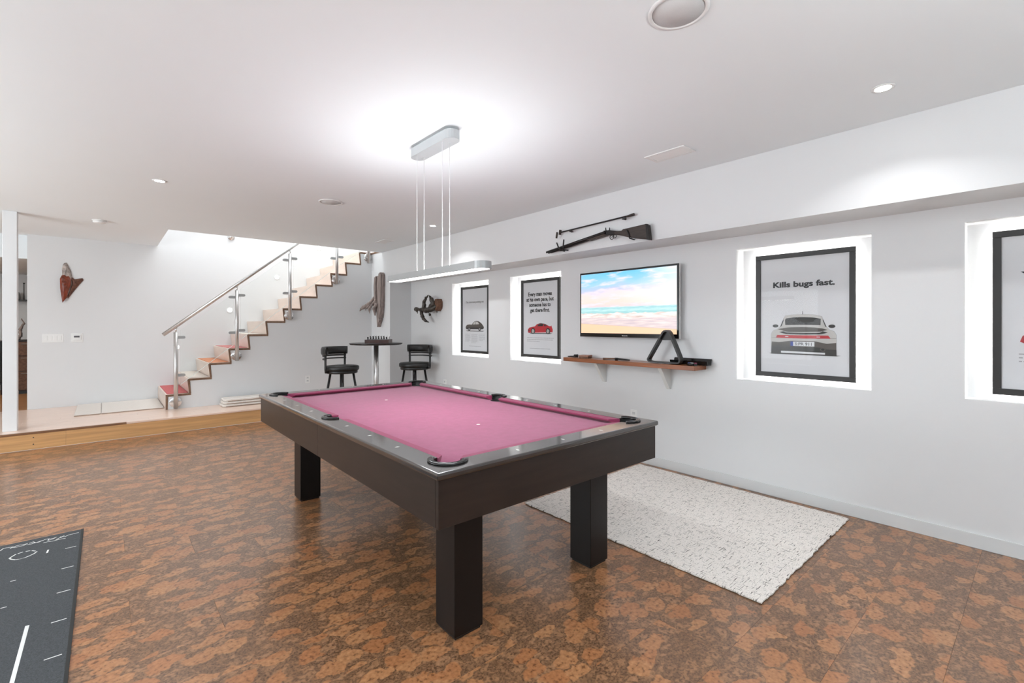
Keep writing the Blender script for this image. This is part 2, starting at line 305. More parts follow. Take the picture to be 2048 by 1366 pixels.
# ------------------------------------------------------------------ mesh builder
class MB:
    def __init__(s): s.v = []; s.f = []; s.m = []; s.sm = []
    def add(s, vs, fs, mi=0, smooth=False):
        o = len(s.v); s.v += [tuple(v) for v in vs]
        for k, f in enumerate(fs):
            s.f.append(tuple(i + o for i in f)); s.m.append(mi[k] if isinstance(mi, (list, tuple)) else mi); s.sm.append(smooth)
        return s
    def box(s, x0, y0, z0, x1, y1, z1, mi=0, mf=None):
        vs = [(x0,y0,z0),(x1,y0,z0),(x1,y1,z0),(x0,y1,z0),(x0,y0,z1),(x1,y0,z1),(x1,y1,z1),(x0,y1,z1)]
        fs = [(0,3,2,1),(4,5,6,7),(0,1,5,4),(1,2,6,5),(2,3,7,6),(3,0,4,7)]   # bottom top -y +x +y -x
        mm = [mi] * 6
        if mf:
            for k, q in mf.items(): mm[{'-z':0,'+z':1,'-y':2,'+x':3,'+y':4,'-x':5}[k]] = q
        return s.add(vs, fs, mm)
    def bbox(s, x0, y0, z0, x1, y1, z1, r=0.003, mi=0):          # box with chamfered edges
        bm = bmesh.new(); bmesh.ops.create_cube(bm, size=1)
        for v in bm.verts:
            v.co = Vector(((x0+x1)/2+v.co.x*(x1-x0), (y0+y1)/2+v.co.y*(y1-y0), (z0+z1)/2+v.co.z*(z1-z0)))
        bmesh.ops.bevel(bm, geom=bm.edges[:], offset=r, segments=2, profile=0.5, affect='EDGES')
        return s.take(bm, mi)
    def take(s, bm, mi=0, smooth=False):
        bm.verts.index_update()
        s.add([v.co[:] for v in bm.verts], [[v.index for v in f.verts] for f in bm.faces], mi, smooth); bm.free(); return s
    def prism(s, pts, axis, a, b, mi=0, smooth=False, cap=True, capmi=None):
        # pts 2D polygon; axis 'z': (x,y), 'y': (x,z), 'x': (y,z)
        def P(p, q):
            return {'z': (p[0], p[1], q), 'y': (p[0], q, p[1]), 'x': (q, p[0], p[1])}[axis]
        n = len(pts); vs = [P(p, a) for p in pts] + [P(p, b) for p in pts]
        ar = sum(pts[i][0]*pts[(i+1)%n][1]-pts[(i+1)%n][0]*pts[i][1] for i in range(n))
        flip = (ar < 0) ^ (axis == 'y') ^ (b < a)
        fs = [(i, (i+1)%n, (i+1)%n+n, i+n) for i in range(n)]
        if flip: fs = [tuple(reversed(f)) for f in fs]
        s.add(vs, fs, mi, smooth)
        if cap:
            c0 = tuple(range(n-1, -1, -1)); c1 = tuple(range(n, 2*n))
            if flip: c0, c1 = tuple(reversed(c0)), tuple(reversed(c1))
            o = len(s.v) - 2*n
            for c in (c0, c1):
                s.f.append(tuple(i+o for i in c)); s.m.append(mi if capmi is None else capmi); s.sm.append(False)
        return s
    def tube(s, pts, r, n=10, mi=0, cap=True, flat=1.0, up=(0, 0, 1)):
        pts = [Vector(p) for p in pts]; rs = r if isinstance(r, (list, tuple)) else [r]*len(pts)
        rings = []; prev = None
        for i, p in enumerate(pts):
            d = (pts[min(i+1, len(pts)-1)] - pts[max(i-1, 0)]).normalized()
            if prev is None:
                u = Vector(up) if abs(d.dot(Vector(up))) < 0.95 else Vector((1, 0, 0))
                a = d.cross(u).normalized()
            else:
                a = (prev - d*prev.dot(d)).normalized()
            prev = a; b = d.cross(a)
            rings.append([p + (a*math.cos(2*PI*k/n)*flat + b*math.sin(2*PI*k/n))*rs[i] for k in range(n)])
        vs = [v for r_ in rings for v in r_]; fs = []
        for i in range(len(rings)-1):
            for k in range(n):
                fs.append((i*n+k, i*n+(k+1)%n, (i+1)*n+(k+1)%n, (i+1)*n+k))
        s.add(vs, fs, mi, True)
        if cap:
            o = len(s.v)-len(vs)
            s.f.append(tuple(o+k for k in range(n-1, -1, -1))); s.m.append(mi); s.sm.append(False)
            s.f.append(tuple(o+len(vs)-n+k for k in range(n))); s.m.append(mi); s.sm.append(False)
        return s
    def cyl(s, c, r, h, axis='z', n=24, mi=0, r2=None):
        c = Vector(c); d = {'z': Vector((0,0,1)), 'y': Vector((0,1,0)), 'x': Vector((1,0,0))}[axis]
        s.tube([c, c+d*h], [r, r if r2 is None else r2], n, mi); return s
    def lathe(s, prof, c=(0, 0, 0), n=24, mi=0, axis='z', smooth=True):
        vs = []; fs = []
        for r, z in prof:
            for k in range(n):
                a = 2*PI*k/n; p = (r*math.cos(a), r*math.sin(a), z)
                if axis == 'y': p = (p[0], z, p[1])
                if axis == 'x': p = (z, p[0], p[1])
                vs.append((c[0]+p[0], c[1]+p[1], c[2]+p[2]))
        for i in range(len(prof)-1):
            for k in range(n): fs.append((i*n+k, i*n+(k+1)%n, (i+1)*n+(k+1)%n, (i+1)*n+k))
        fs.append(tuple(range(n-1, -1, -1))); fs.append(tuple((len(prof)-1)*n+k for k in range(n)))
        return s.add(vs, fs, mi, smooth)
    def sphere(s, c, r, mi=0, n=10, sq=(1, 1, 1)):
        vs = []; fs = []
        for i in range(1, n):
            for k in range(n*2):
                a = PI*i/n; b = PI*k/n
                vs.append((c[0]+r*sq[0]*math.sin(a)*math.cos(b), c[1]+r*sq[1]*math.sin(a)*math.sin(b), c[2]+r*sq[2]*math.cos(a)))
        m = n*2; vs += [(c[0], c[1], c[2]+r*sq[2]), (c[0], c[1], c[2]-r*sq[2])]
        for i in range(n-2):
            for k in range(m): fs.append((i*m+k, (i+1)*m+k, (i+1)*m+(k+1)%m, i*m+(k+1)%m))
        t, b = len(vs)-2, len(vs)-1
        for k in range(m): fs.append((t, k, (k+1)%m)); fs.append((b, (n-2)*m+(k+1)%m, (n-2)*m+k))
        return s.add(vs, fs, mi, True)
    def mesh(s, name, mats, off=(0, 0, 0)):
        me = bpy.data.meshes.new(name)
        me.from_pydata([(v[0]-off[0], v[1]-off[1], v[2]-off[2]) for v in s.v], [], s.f)
        for x in (mats if isinstance(mats, (list, tuple)) else [mats]): me.materials.append(x)
        me.polygons.foreach_set('material_index', s.m); me.polygons.foreach_set('use_smooth', s.sm)
        me.update()
        return me

def tag(o, label=None, cat=None, group=None, kind=None):
    if label: o['label'] = label
    if cat: o['category'] = cat
    if group: o['group'] = group
    if kind: o['kind'] = kind
    return o
def thing(name, label, cat, loc=(0, 0, 0), rz=0, group=None):
    o = bpy.data.objects.new(name, None); o.empty_display_size = 0.05; COL.objects.link(o)
    o.location = loc; o.rotation_euler = (0, 0, rz)
    return tag(o, label, cat, group)
def wloc(o):
    p = Vector(o.location)
    while o.parent: o = o.parent; p = p + Vector(o.location)
    return p
def part(name, mb, mats, parent=None, world=True, label=None):
    """one mesh object; with world=True the builder holds world coordinates"""
    off = wloc(parent) if (parent and world) else Vector((0, 0, 0))
    o = bpy.data.objects.new(name, mb.mesh(name, mats, off)); COL.objects.link(o)
    if parent: o.parent = parent
    if label: o['label'] = label
    return o
def solo(name, mb, mats, label, cat, group=None):
    return tag(part(name, mb, mats), label, cat, group)
def struct(name, mb, mats, parent=None):
    o = part(name, mb, mats, parent)
    if not parent: o['kind'] = 'structure'
    return o
def copy_tree(o, parent=None):
    c = o.copy(); COL.objects.link(c); c.parent = parent
    for ch in list(o.children): copy_tree(ch, c)
    return c
def curve_text(s, size, font_bold=0.0, xs=1.0, align='CENTER', extr=0.0002, line=1.0):
    cu = bpy.data.curves.new('txt', 'FONT'); cu.body = s; cu.size = size; cu.align_x = align
    cu.offset = font_bold; cu.extrude = extr; cu.space_line = line; cu.resolution_u = 3
    o = bpy.data.objects.new('txt', cu); COL.objects.link(o)
    dg = bpy.context.evaluated_depsgraph_get(); me = bpy.data.meshes.new_from_object(o.evaluated_get(dg))
    vs = [(v.co.x*xs, v.co.y, v.co.z) for v in me.vertices]; fs = [tuple(p.vertices) for p in me.polygons]
    bpy.data.objects.remove(o); bpy.data.curves.remove(cu); bpy.data.meshes.remove(me)
    return vs, fs
def smoothed(o, levels=1):
    m = o.modifiers.new('subdivision', 'SUBSURF'); m.levels = levels; m.render_levels = levels
    return o

# ------------------------------------------------------------------ the setting
# floor: dark base with cork planks in joints
fb = MB().box(-4, -3.5, -0.06, 3.9, 7.05, -0.0075)
floor = struct('floor', fb, M['grout'])
def plank_mesh(w, d, th=0.0075, g=0.0002, c=0.0006):
    b = MB(); x0, y0, x1, y1 = g, g, w-g, d-g
    vs = [(x0,y0,-th),(x1,y0,-th),(x1,y1,-th),(x0,y1,-th),(x0,y0,-c),(x1,y0,-c),(x1,y1,-c),(x0,y1,-c),
          (x0+c,y0+c,0),(x1-c,y0+c,0),(x1-c,y1-c,0),(x0+c,y1-c,0)]
    fs = [(0,1,5,4),(1,2,6,5),(2,3,7,6),(3,0,4,7),(4,5,9,8),(5,6,10,9),(6,7,11,10),(7,4,8,11),(8,9,10,11)]
    b.add(vs, fs); return b
PW_, PD_ = 0.885, 0.295
meshes = {}
def plank(parent, x0, x1, y0, y1, z, m, th=0.0075, c=0.0006, name='plank'):
    k = (round(x1-x0, 3), round(y1-y0, 3), m.name)
    if k not in meshes: meshes[k] = plank_mesh(x1-x0, y1-y0, th, 0.0002, c).mesh(name, m)
    o = bpy.data.objects.new(name, meshes[k]); COL.objects.link(o); o.parent = parent
    o.location = (x0, y0, z)
OFF = {0: 0.69, 1: 0.39, 2: 0.085}
for r in range(-3, 21):
    y0 = 0.845 + PD_*r; y1 = min(y0+PD_, YP-0.001)
    if y1 - y0 < 0.05: continue
    off = OFF[(r-1) % 3]
    x = off - PW_*4
    while x < XW-0.012:
        a, b_ = max(x, -2.75), min(x+PW_, XW-0.012)
        if b_ - a > 0.03: plank(floor, a, b_, y0, y1, 0, M['cork'])
        x += PW_
rest = MB().box(-4, -3.5, -0.0075, 3.85, 0.845-3*PD_, 0).box(-4, 0.845-3*PD_, -0.0075, -2.75, 7.01, 0)
o = part('cork_planks', rest, M['cork'], floor); o['kind'] = 'stuff'

# raised platform
plat = struct('floor_platform', MB().box(-4, YP+0.012, 0, XU, 9.02, ZP-0.019), M['grout'])
x = -4.0
for a, b_ in ((-4.0, -0.322), (-0.322, 2.1), (2.1, XU)):
    part('face_board', MB().bbox(a+0.0006, YP, 0.001, b_-0.0006, YP+0.012, ZP-0.021, 0.001), M['oak'], plat)
for xx in (-0.57,):
    for zz in (0.055, 0.125):
        part('screw', MB().cyl((xx, YP-0.001, zz), 0.006, 0.002, 'y', 10), M['slot'], plat)
part('nosing', MB().bbox(-4, YP-0.006, ZP-0.021, 0.185, YP+0.03, ZP-0.0005, 0.002), M['nosing'], plat)
part('nosing', MB().bbox(0.186, YP-0.006, ZP-0.021, XU-0.002, YP+0.03, ZP-0.0005, 0.002), M['platwood'], plat)
rr = random.Random(3)
y = YP + 0.03; row = 0
while y < 8.90:
    y1 = min(y+0.145, 8.902); x = -4.0 - rr.random()*0.9
    while x < XU-0.002:
        ln = rr.uniform(0.75, 1.5); a, b_ = max(x, -2.6), min(x+ln, XU-0.002)
        if b_-a > 0.03 and (a < 0.62 or y < YW): plank(plat, a, b_, y, y1, ZP, M['platwood'], 0.018, 0.0008)
        x += ln
    y = y1; row += 1
o = part('platform_planks', MB().box(-4, YP+0.03, ZP-0.019, -2.6, 8.902, ZP), M['platwood'], plat); o['kind'] = 'stuff'
back_floor = struct('floor_back', MB().box(-4, 9.02, 0, 2, 12.0, ZP-0.019), M['grout'])
y = 8.904
while y < 12:
    y1 = min(y+0.16, 12.0); x = -4.0 - rr.random()
    while x < -0.3:
        ln = rr.uniform(0.9, 1.6); a, b_ = max(x, -4), min(x+ln, -0.3)
        if y < 9.02: b_ = min(b_, -0.79)
        if b_-a > 0.03: plank(back_floor, a, b_, y, y1, ZP-0.0005, M['orangewood'], 0.018, 0.0008)
        x += ln
    y = y1

# right wall: lower face with four niches, soffit, upper face
ND = 0.13                                          # niche depth
NICH = [(4.911, 5.785), (3.596, 4.472), (0.778, 1.663), (-0.555, 0.330)]
NZ0, NZ1 = 0.868, 1.919
wr = MB()
X2 = 4.3
wr.box(XW, -3.6, -0.06, X2, YA, NZ0)
wr.box(XW, -3.6, NZ1, X2, YA, 2.0225)
edges = [-3.6]
for a, b_ in sorted(NICH): edges += [a, b_]
edges.append(YA)
for i in range(0, len(edges), 2): wr.box(XW, edges[i], NZ0, X2, edges[i+1], NZ1)
for a, b_ in NICH: wr.box(XW+ND, a, NZ0, X2, b_, NZ1)
wr.box(XU, -3.6, 2.0225, X2, YA, ZC+0.02)
wr.box(XU, YA, -0.06, X2, YO, ZC+0.02)
wr.box(XU, YO, 0.0, X2, 8.904, 2.526)
wall_right = struct('wall_right', wr, M['paint'])
struct('baseboard_right', MB().bbox(XW-0.012, -3.5, 0.0005, XW-0.0002, YA-0.001, 0.084, 0.0015), M['trim'])
# stair wall below the steps
SX0, RUN, RISE = 0.604, 0.2405, 0.1975
T = lambda k: ZP + RISE*k
pts = [(SX0+0.024, ZP)]
for k in range(1, 13):
    pts.append((SX0+RUN*(k-1)+0.030, T(k)-0.029))
    if k < 12: pts.append((SX0+RUN*k+0.042, T(k)-0.029))
pts += [(XU-0.0005, T(12)-0.029), (XU-0.0005, ZP)]
struct('wall_stair', MB().prism(pts, 'y', YW, YW+0.08), M['paint'])
# back wall with the mask and wall above
wb = MB().box(-0.782, YB, ZP-0.02, 4.72, 9.02, 5.0)
struct('wall_back', wb, M['paint'])
# stairwell enclosure above the ceiling
ws_ = MB().box(0.50, YO+0.002, ZC+0.3, 0.60, 8.902, 5.0).box(0.60, YO-0.1, ZC+0.3, 4.72, YO, 5.0).box(4.62, YO, 2.58, 4.72, 8.902, 5.0)
struct('wall_stairwell', ws_, M['paint'])
struct('ceiling_stairwell', MB().box(0.5, YO-0.1, 5.0, 4.72, 9.02, 5.1), M['ceil'])
ce = MB().box(-4.05, -3.55, ZC, XU-0.0005, YO, ZC+0.3).box(-4.05, YO, ZC, 0.60, 9.02, ZC+0.3)
struct('ceiling', ce, M['ceil'])
cb = MB().box(-4.05, 9.02, 2.2, 2.0, 12.0, 2.3).box(-4.05, 9.022, 2.3, 2.0, 9.08, ZC+0.3)
struct('ceiling_back', cb, M['ceil'])
wl = MB().box(-4.1, -3.55, 0, -4.0, -3.4, ZC).box(-4.1, 0.4, 0, -4.0, 3.3, ZC).box(-4.1, 6.5, 0, -4.0, 12, ZC)
for a, b_ in ((-3.4, 0.4), (3.3, 6.5)): wl.box(-4.1, a, 0, -4.0, b_, 0.35).box(-4.1, a, 2.35, -4.0, b_, ZC)
struct('wall_left', wl, M['paint'])
wf = MB().box(-4.1, -3.6, 0, XU, -3.5, ZC)
struct('wall_front', wf, M['paint'])
struct('wall_far', MB().box(-4.1, 11.9, 0, 2.0, 12.0, 2.2).box(1.9, 9.02, 0, 2.0, 12.0, 2.2), M['paint'])
# window frames (out of frame, added along with the left-wall fill lights)
def added_window(n, mk):
    mb = MB(); mk(mb); struct('window_%d' % n, mb, M['white'])
added_window(1, lambda b: [b.box(-4.06, y_-0.03, 0.35, -4.0, y_+0.03, 2.35) for y_ in (-3.37, -2.1, -0.85, 0.37, 3.33, 4.9, 6.47)])

# landing at the top of the stairs
land = struct('floor_landing', MB().box(XU+0.0, YO+0.002, 2.528, 4.62, 8.902, 2.556, mf={'-x': 0}), [M['platwood'], M['plyedge']])
struct('trim_1', MB().box(XU-0.006, YO+0.001, 2.526, XU, YW-0.001, 2.556), M['plyedge'])
# white square post
post = solo('column', MB().bbox(-0.815, 7.205, ZP, -0.708, 7.31, ZC, 0.003), M['paint'],
            'white square column standing on the edge of the wooden platform', 'column')

# ------------------------------------------------------------------ staircase
st = thing('staircase', 'pale wooden staircase of twelve boxy steps rising along the white wall', 'staircase', (SX0, YW, ZP))
for k in range(1, 13):
    x0 = SX0+RUN*(k-1); x1 = SX0+RUN*k+0.040 if k < 12 else XU-0.001
    o = part('tread', MB().box(x0, YW-0.003, T(k)-0.028, x1, YB-0.001, T(k), mf={'-y': 1}), [M['stairwood'], M['plyedge']], st)
    if k <= 5:
        mm, lb = [(M['redmat'], 'red tread mat'), (M['creammat'], 'cream tread mat'), (M['orangemat'], 'orange tread mat'), (M['pinkmat'], 'pinkish red tread mat'), (M['creammat'], 'cream tread mat')][k-1]
        part('tread_mat', MB().bbox(x0+0.02, YW+0.045, T(k), SX0+RUN*k-0.004+0.016, YB-0.04, T(k)+0.007, 0.002), mm, o, label=lb)
    lean = 0.018 if k > 1 else 0.0
    zb = T(k-1) if k > 1 else ZP
    pr_ = [(x0+lean, zb), (x0, T(k)-0.028), (x0+0.024, T(k)-0.028), (x0+lean+0.024, zb)]
    part('riser', MB().prism(pr_, 'y', YW-0.003, YB-0.001, 0, capmi=1), [M['stairwood'], M['plyedge']], st)
# step lights recessed in the back wall
for i in range(4):
    lx, lz = 0.835+0.72*i, 0.965+0.5915*i
    t = thing('stair_light', 'small round lit wall light, %s counting up from the lowest stair' % ('first', 'second', 'third', 'fourth')[i], 'wall light', (lx, YB, lz), 0, 'lights in the wall along the stairs')
    part('bezel', MB().lathe([(0.044, 0), (0.044, -0.004), (0.034, -0.006), (0.034, -0.002)], (lx, YB-0.0005, lz), 20, axis='y'), M['white'], t)
    part('lens', MB().cyl((lx, YB-0.008, lz), 0.033, 0.004, 'y', 20), M['glow_step'], t)
for i, (dx, dz) in enumerate(((1.575, 2.765), (2.30, 3.36))):
    solo('mounting_disc', MB().lathe([(0.05, 0), (0.05, -0.012), (0.018, -0.014), (0.018, -0.05), (0.03, -0.052), (0.03, -0.065)], (dx, YB, dz), 24, axis='y'), M['chrome'],
         ('polished steel disc high on the stairwell wall, left one' , 'polished steel disc high on the stairwell wall beside the handrail')[i], 'wall fitting', 'steel discs on the stairwell wall')

# railing
YR = 7.65
zr = lambda x: 1.296+0.8325*(x-0.712)
zg0 = lambda x: 0.505+0.8325*(x-0.76)
PX = [0.715, 1.429, 2.143, 2.863, 3.409]
PB = [0.190, 0.793, 1.379, 1.974, 2.362]
PF = [0.276, 0.868, 1.455, 2.045, 2.470]
rl = thing('stair_railing', 'stainless steel stair railing with clear glass panels and sloping handrail', 'railing', (PX[0], YR, ZP))
for i, x in enumerate(PX):
    p = part('post', MB().tube([(x-0.004, YR, PB[i]+0.004), (x-0.004, YR, zr(x)-0.085)], 0.025, 20), M['steel'], rl)
    part('pin', MB().tube([(x-0.004, YR, zr(x)-0.087), (x-0.004, YR, zr(x)-0.05), (x+0.006, YR, zr(x)-0.02)], 0.009, 10), M['chrome'], p)
    fl = part('flange', MB().lathe([(0.070, 0), (0.070, -0.008), (0.066, -0.011), (0.02, -0.011)], (x-0.004, YW-0.0035, PF[i]), 32, axis='y'), M['chrome'], rl)
    b = MB()
    for s_ in (-1, 1):
        b.cyl((x-0.004+0.045*s_, YW-0.020, PF[i]+0.006), 0.009, 0.006, 'y', 12)
    b.cyl((x-0.004, YW-0.04, PF[i]), 0.02, 0.026, 'y', 14)
    part('bolt', b, M['chrome'], fl)
part('handrail', MB().tube([(0.572, YR, zr(0.572)), (3.45, YR, zr(3.45))], 0.024, 20), M['steel'], rl)
def clamp(x, z, s_):
    pts = []
    w, h = 0.085, 0.019
    for a in range(-90, 91, 20):
        pts.append((x+s_*(w-h+h*math.cos(math.radians(a))), z+h*math.sin(math.radians(a))))
    pts += [(x, z+h), (x, z-h)]
    part('glass_clamp', MB().prism(pts, 'y', YR-0.014, YR+0.014), M['alu'], rl)
for i in range(4):
    a, b_ = PX[i]+0.045, PX[i+1]-0.045
    q = [(a, zg0(a)), (b_, zg0(b_)), (b_, zr(b_)-0.10), (a, zr(a)-0.10)]
    if i == 3: q[1] = (b_, zg0(b_)-0.05)
    g = part('glass_panel', MB().prism(q, 'y', YR-0.005, YR+0.005, 1, capmi=0), [M['glass'], M['glassedge']], rl)
    part('panel_edge', MB().prism([q[0], q[1], (q[1][0], q[1][1]+0.006), (q[0][0], q[0][1]+0.006)], 'y', YR-0.0065, YR+0.0065), M['glassedge'], g)  # bright strip added to paint the glint on the lower glass edge
    xa, xb = PX[i]+0.016, PX[i+1]-0.022
    clamp(xa, zg0(xa)+0.157, 1); clamp(xa, zr(xa)-0.168, 1)
    clamp(xb, zg0(xb)+0.157, -1); clamp(xb, zr(xb)-0.168, -1)

# ------------------------------------------------------------------ pool table
TX, TY, TW, TL, TH = 0.885, 1.417, 1.418, 2.545, 0.780
CX, CY = TX+TW/2, TY+TL/2
X1, Y1 = TX+TW, TY+TL
pt = thing('pool_table', 'large dark espresso pool table with burgundy cloth on four square legs', 'pool table', (CX, CY, 0))
RT, RW = 0.028, 0.112                       # rail thickness, rail wood width
CW_ = 0.045                                 # cushion depth
ix0, ix1, iy0, iy1 = TX+RW, X1-RW, TY+RW, Y1-RW
nx0, nx1, ny0, ny1 = ix0+CW_, ix1-CW_, iy0+CW_, iy1-CW_
ZBED = 0.748
PR = 0.060                                  # pocket radius
corner = [(ix0+0.012, iy0+0.012), (ix1-0.012, iy0+0.012), (ix1-0.012, iy1-0.012), (ix0+0.012, iy1-0.012)]
side = [(ix0-0.004, CY), (ix1+0.004, CY)]
# bed
part('slate_bed', MB().bbox(nx0-0.05, ny0-0.05, 0.70, nx1+0.05, ny1+0.05, ZBED, 0.002), M['felt'], pt)
def arc(c, r, a0, a1, n=10):
    return [(c[0]+r*math.cos(math.radians(a0+(a1-a0)*i/n)), c[1]+r*math.sin(math.radians(a0+(a1-a0)*i/n))) for i in range(n+1)]
def rail_part(pts):
    bm = bmesh.new()
    lo = [bm.verts.new((p[0], p[1], TH-RT)) for p in pts]; f = bm.faces.new(lo)
    if f.normal.z > 0: f.normal_flip()
    r_ = bmesh.ops.extrude_face_region(bm, geom=[f]); vs = [v for v in r_['geom'] if isinstance(v, bmesh.types.BMVert)]
    bmesh.ops.translate(bm, verts=vs, vec=(0, 0, RT))
    bmesh.ops.recalc_face_normals(bm, faces=bm.faces[:])
    ed = [e for e in bm.edges if (abs(e.verts[0].co.z-TH) < 1e-5 and abs(e.verts[1].co.z-TH) < 1e-5) or (abs(e.verts[0].co.z-TH+RT) < 1e-5 and abs(e.verts[1].co.z-TH+RT) < 1e-5)]
    def outer(e):
        a, b = e.verts[0].co, e.verts[1].co
        return any(abs(a[i]-l) < 1e-4 and abs(b[i]-l) < 1e-4 for i, l in ((0, TX), (0, X1), (1, TY), (1, Y1)))
    ed = [e for e in ed if outer(e)]
    bmesh.ops.bevel(bm, geom=ed, offset=0.009, segments=4, profile=0.5, affect='EDGES')
    mb = MB(); mb.take(bm); part('rail', mb, M['railwood'], pt)
g = 0.0006
d45 = PR*math.cos(PI/4)
def cpt(c, sx, sy): return (c[0]-sx*d45, c[1]-sy*d45)
# end rails (near, far) : mitred at 45 degrees, cut by the pocket circle
def end_rail(y, iy, s):
    cl = corner[0] if s > 0 else corner[3]; cr = corner[1] if s > 0 else corner[2]
    L_ = [(TX+g, y), (X1-g, y)]
    # circle crossing with the inner line and with the mitre
    dy = iy-cl[1]
    a_in_r = math.degrees(math.atan2(dy, math.sqrt(max(0, PR**2-dy**2))))
    right = arc(cr, PR, -45 if s > 0 else 45, (-180-a_in_r-0) if False else (180-a_in_r if True else 0), 1)
    # right pocket: from mitre angle (-45*s) going through -90*s to the inner line on its left side
    a0 = -45*s; a1 = -180 - a_in_r if s > 0 else 180 - a_in_r
    rp = arc(cr, PR, a0, a1 if s > 0 else a1, 10)
    lp = [(2*CX-p[0], p[1]) for p in reversed(rp)]
    pts = [(TX+0.0009, y), (X1-0.0009, y)] + rp + lp
    rail_part(pts)
end_rail(TY, iy0, 1); end_rail(Y1, iy1, -1)
def side_rail(x, ix, sx, near):
    # sx=-1 left rail, +1 right rail
    c = corner[0] if sx < 0 else corner[1]
    dx = ix-c[0]                                    # negative for left
    yy = math.sqrt(PR**2-dx**2)
    a_m = math.degrees(math.atan2(-1, sx))          # towards the table corner (-45 or -135)
    a_i = math.degrees(math.atan2(yy, dx))          # inner line on the far side
    if sx < 0: a0, a1 = a_m, a_i-360 if a_i > 0 else a_i
    else: a0, a1 = a_m, a_i
    cp = arc(c, PR, a0, a1, 10)
    sp = side[0] if sx < 0 else side[1]; R2 = 0.055
    dx2 = ix-sp[0]; y2 = math.sqrt(R2**2-dx2**2)
    b0 = math.degrees(math.atan2(-y2, dx2)); b1 = 180 if sx < 0 else 0
    if sx < 0: b0 = b0+360 if b0 < 0 else b0
    spt = arc(sp, R2, b0, b1, 8)
    pts = [(x, TY+0.0009)] + cp + spt + [(x, CY-0.0006)]
    pts = [(p[0], min(p[1], CY-0.0006)) for p in pts]
    if not near: pts = [(p[0], 2*CY-p[1]) for p in pts]
    rail_part(pts)
for sx, x, ix in ((-1, TX, ix0), (1, X1, ix1)):
    side_rail(x, ix, sx, True); side_rail(x, ix, sx, False)
# cushions
def cushion(p0, p1, inn, e0, e1):
    """p0,p1 ends on the wood line, inn = inward unit vector, e0/e1 inset of the nose at each end"""
    p0, p1, inn = Vector((*p0, 0)), Vector((*p1, 0)), Vector((*inn, 0)); d = (p1-p0).normalized()
    a0, a1 = p0, p1; n0, n1 = p0+inn*CW_+d*e0, p1+inn*CW_-d*e1
    def z(v, h): return (v.x, v.y, h)
    f = 0.35
    b0_, b1_ = p0+inn*CW_*f+d*e0*f, p1+inn*CW_*f-d*e1*f
    vs = [z(a0, TH-0.0015), z(a1, TH-0.0015), z(n0, TH-0.006), z(n1, TH-0.006), z(n0, TH-0.013), z(n1, TH-0.013), z(b0_, ZBED+0.001), z(b1_, ZBED+0.001), z(a0, ZBED+0.001), z(a1, ZBED+0.001)]
    fs = [(0, 1, 3, 2), (2, 3, 5, 4), (4, 5, 7, 6), (6, 7, 9, 8), (8, 9, 1, 0), (0, 2, 4, 6, 8), (1, 9, 7, 5, 3)]
    mb = MB(); mb.add(vs, fs)
    o = part('cushion', mb, M['cushion'], pt)
    bm = bmesh.new(); bm.from_mesh(o.data); bmesh.ops.recalc_face_normals(bm, faces=bm.faces[:]); bm.to_mesh(o.data); bm.free()
cc_, sc_ = 0.062, 0.058
cushion((ix0+cc_, iy0), (ix1-cc_, iy0), (0, 1), 0.045, 0.045)
cushion((ix0+cc_, iy1), (ix1-cc_, iy1), (0, -1), 0.045, 0.045)
for ix, s in ((ix0, 1), (ix1, -1)):
    cushion((ix, iy0+cc_), (ix, CY-sc_), (s, 0), 0.045, 0.015)
    cushion((ix, CY+sc_), (ix, iy1-cc_), (s, 0), 0.015, 0.045)
# pockets: black cup plus raised horseshoe trim
def pocket(c, r, a0, a1):
    n = 20
    mb = MB()
    rin, rout = r-0.006, r+0.020
    prof = [(rin, TH-0.004), (rin, TH+0.004), (rin+0.005, TH+0.0085), (rin+0.011, TH+0.005), (rin+0.016, TH+0.0095), (rout, TH+0.006), (rout, TH+0.0004)]
    vs = []; fs = []
    for i in range(n+1):
        a = math.radians(a0+(a1-a0)*i/n)
        for rr_, z in prof: vs.append((c[0]+rr_*math.cos(a), c[1]+rr_*math.sin(a), z))
    m = len(prof)
    for i in range(n):
        for k in range(m): fs.append((i*m+k, (i+1)*m+k, (i+1)*m+(k+1)%m, i*m+(k+1)%m))
    fs.append(tuple(range(m))); fs.append(tuple(n*m+k for k in range(m-1, -1, -1)))
    mb.add(vs, fs, 0, True)
    p = part('pocket', mb, M['gloss_black'], pt)
    cup = MB(); vs = []; fs = []
    for i in range(n+1):
        a = math.radians(a0-8+(a1-a0+16)*i/n)
        for rr_, z in ((r-0.001, TH-0.003), (r-0.004, 0.69), (0.012, 0.672)): vs.append((c[0]+rr_*math.cos(a), c[1]+rr_*math.sin(a), z))
    for i in range(n):
        for k in range(2): fs.append((i*3+k, i*3+k+1, (i+1)*3+k+1, (i+1)*3+k))
    cup.add(vs, fs, 0, True)
    part('liner', cup, M['rubber'], p)
for c, am in zip(corner, (225, 315, 45, 135)): pocket(c, PR, am-100, am+100)
for c, am in zip(side, (180, 0)): pocket(c, 0.052, am-88, am+88)
# dark pocket throats in the bed
for c in corner+side:
    part('pocket_hole', MB().cyl((c[0], c[1], ZBED-0.001), 0.052, 0.0018, 'z', 24), M['rubber'], pt)
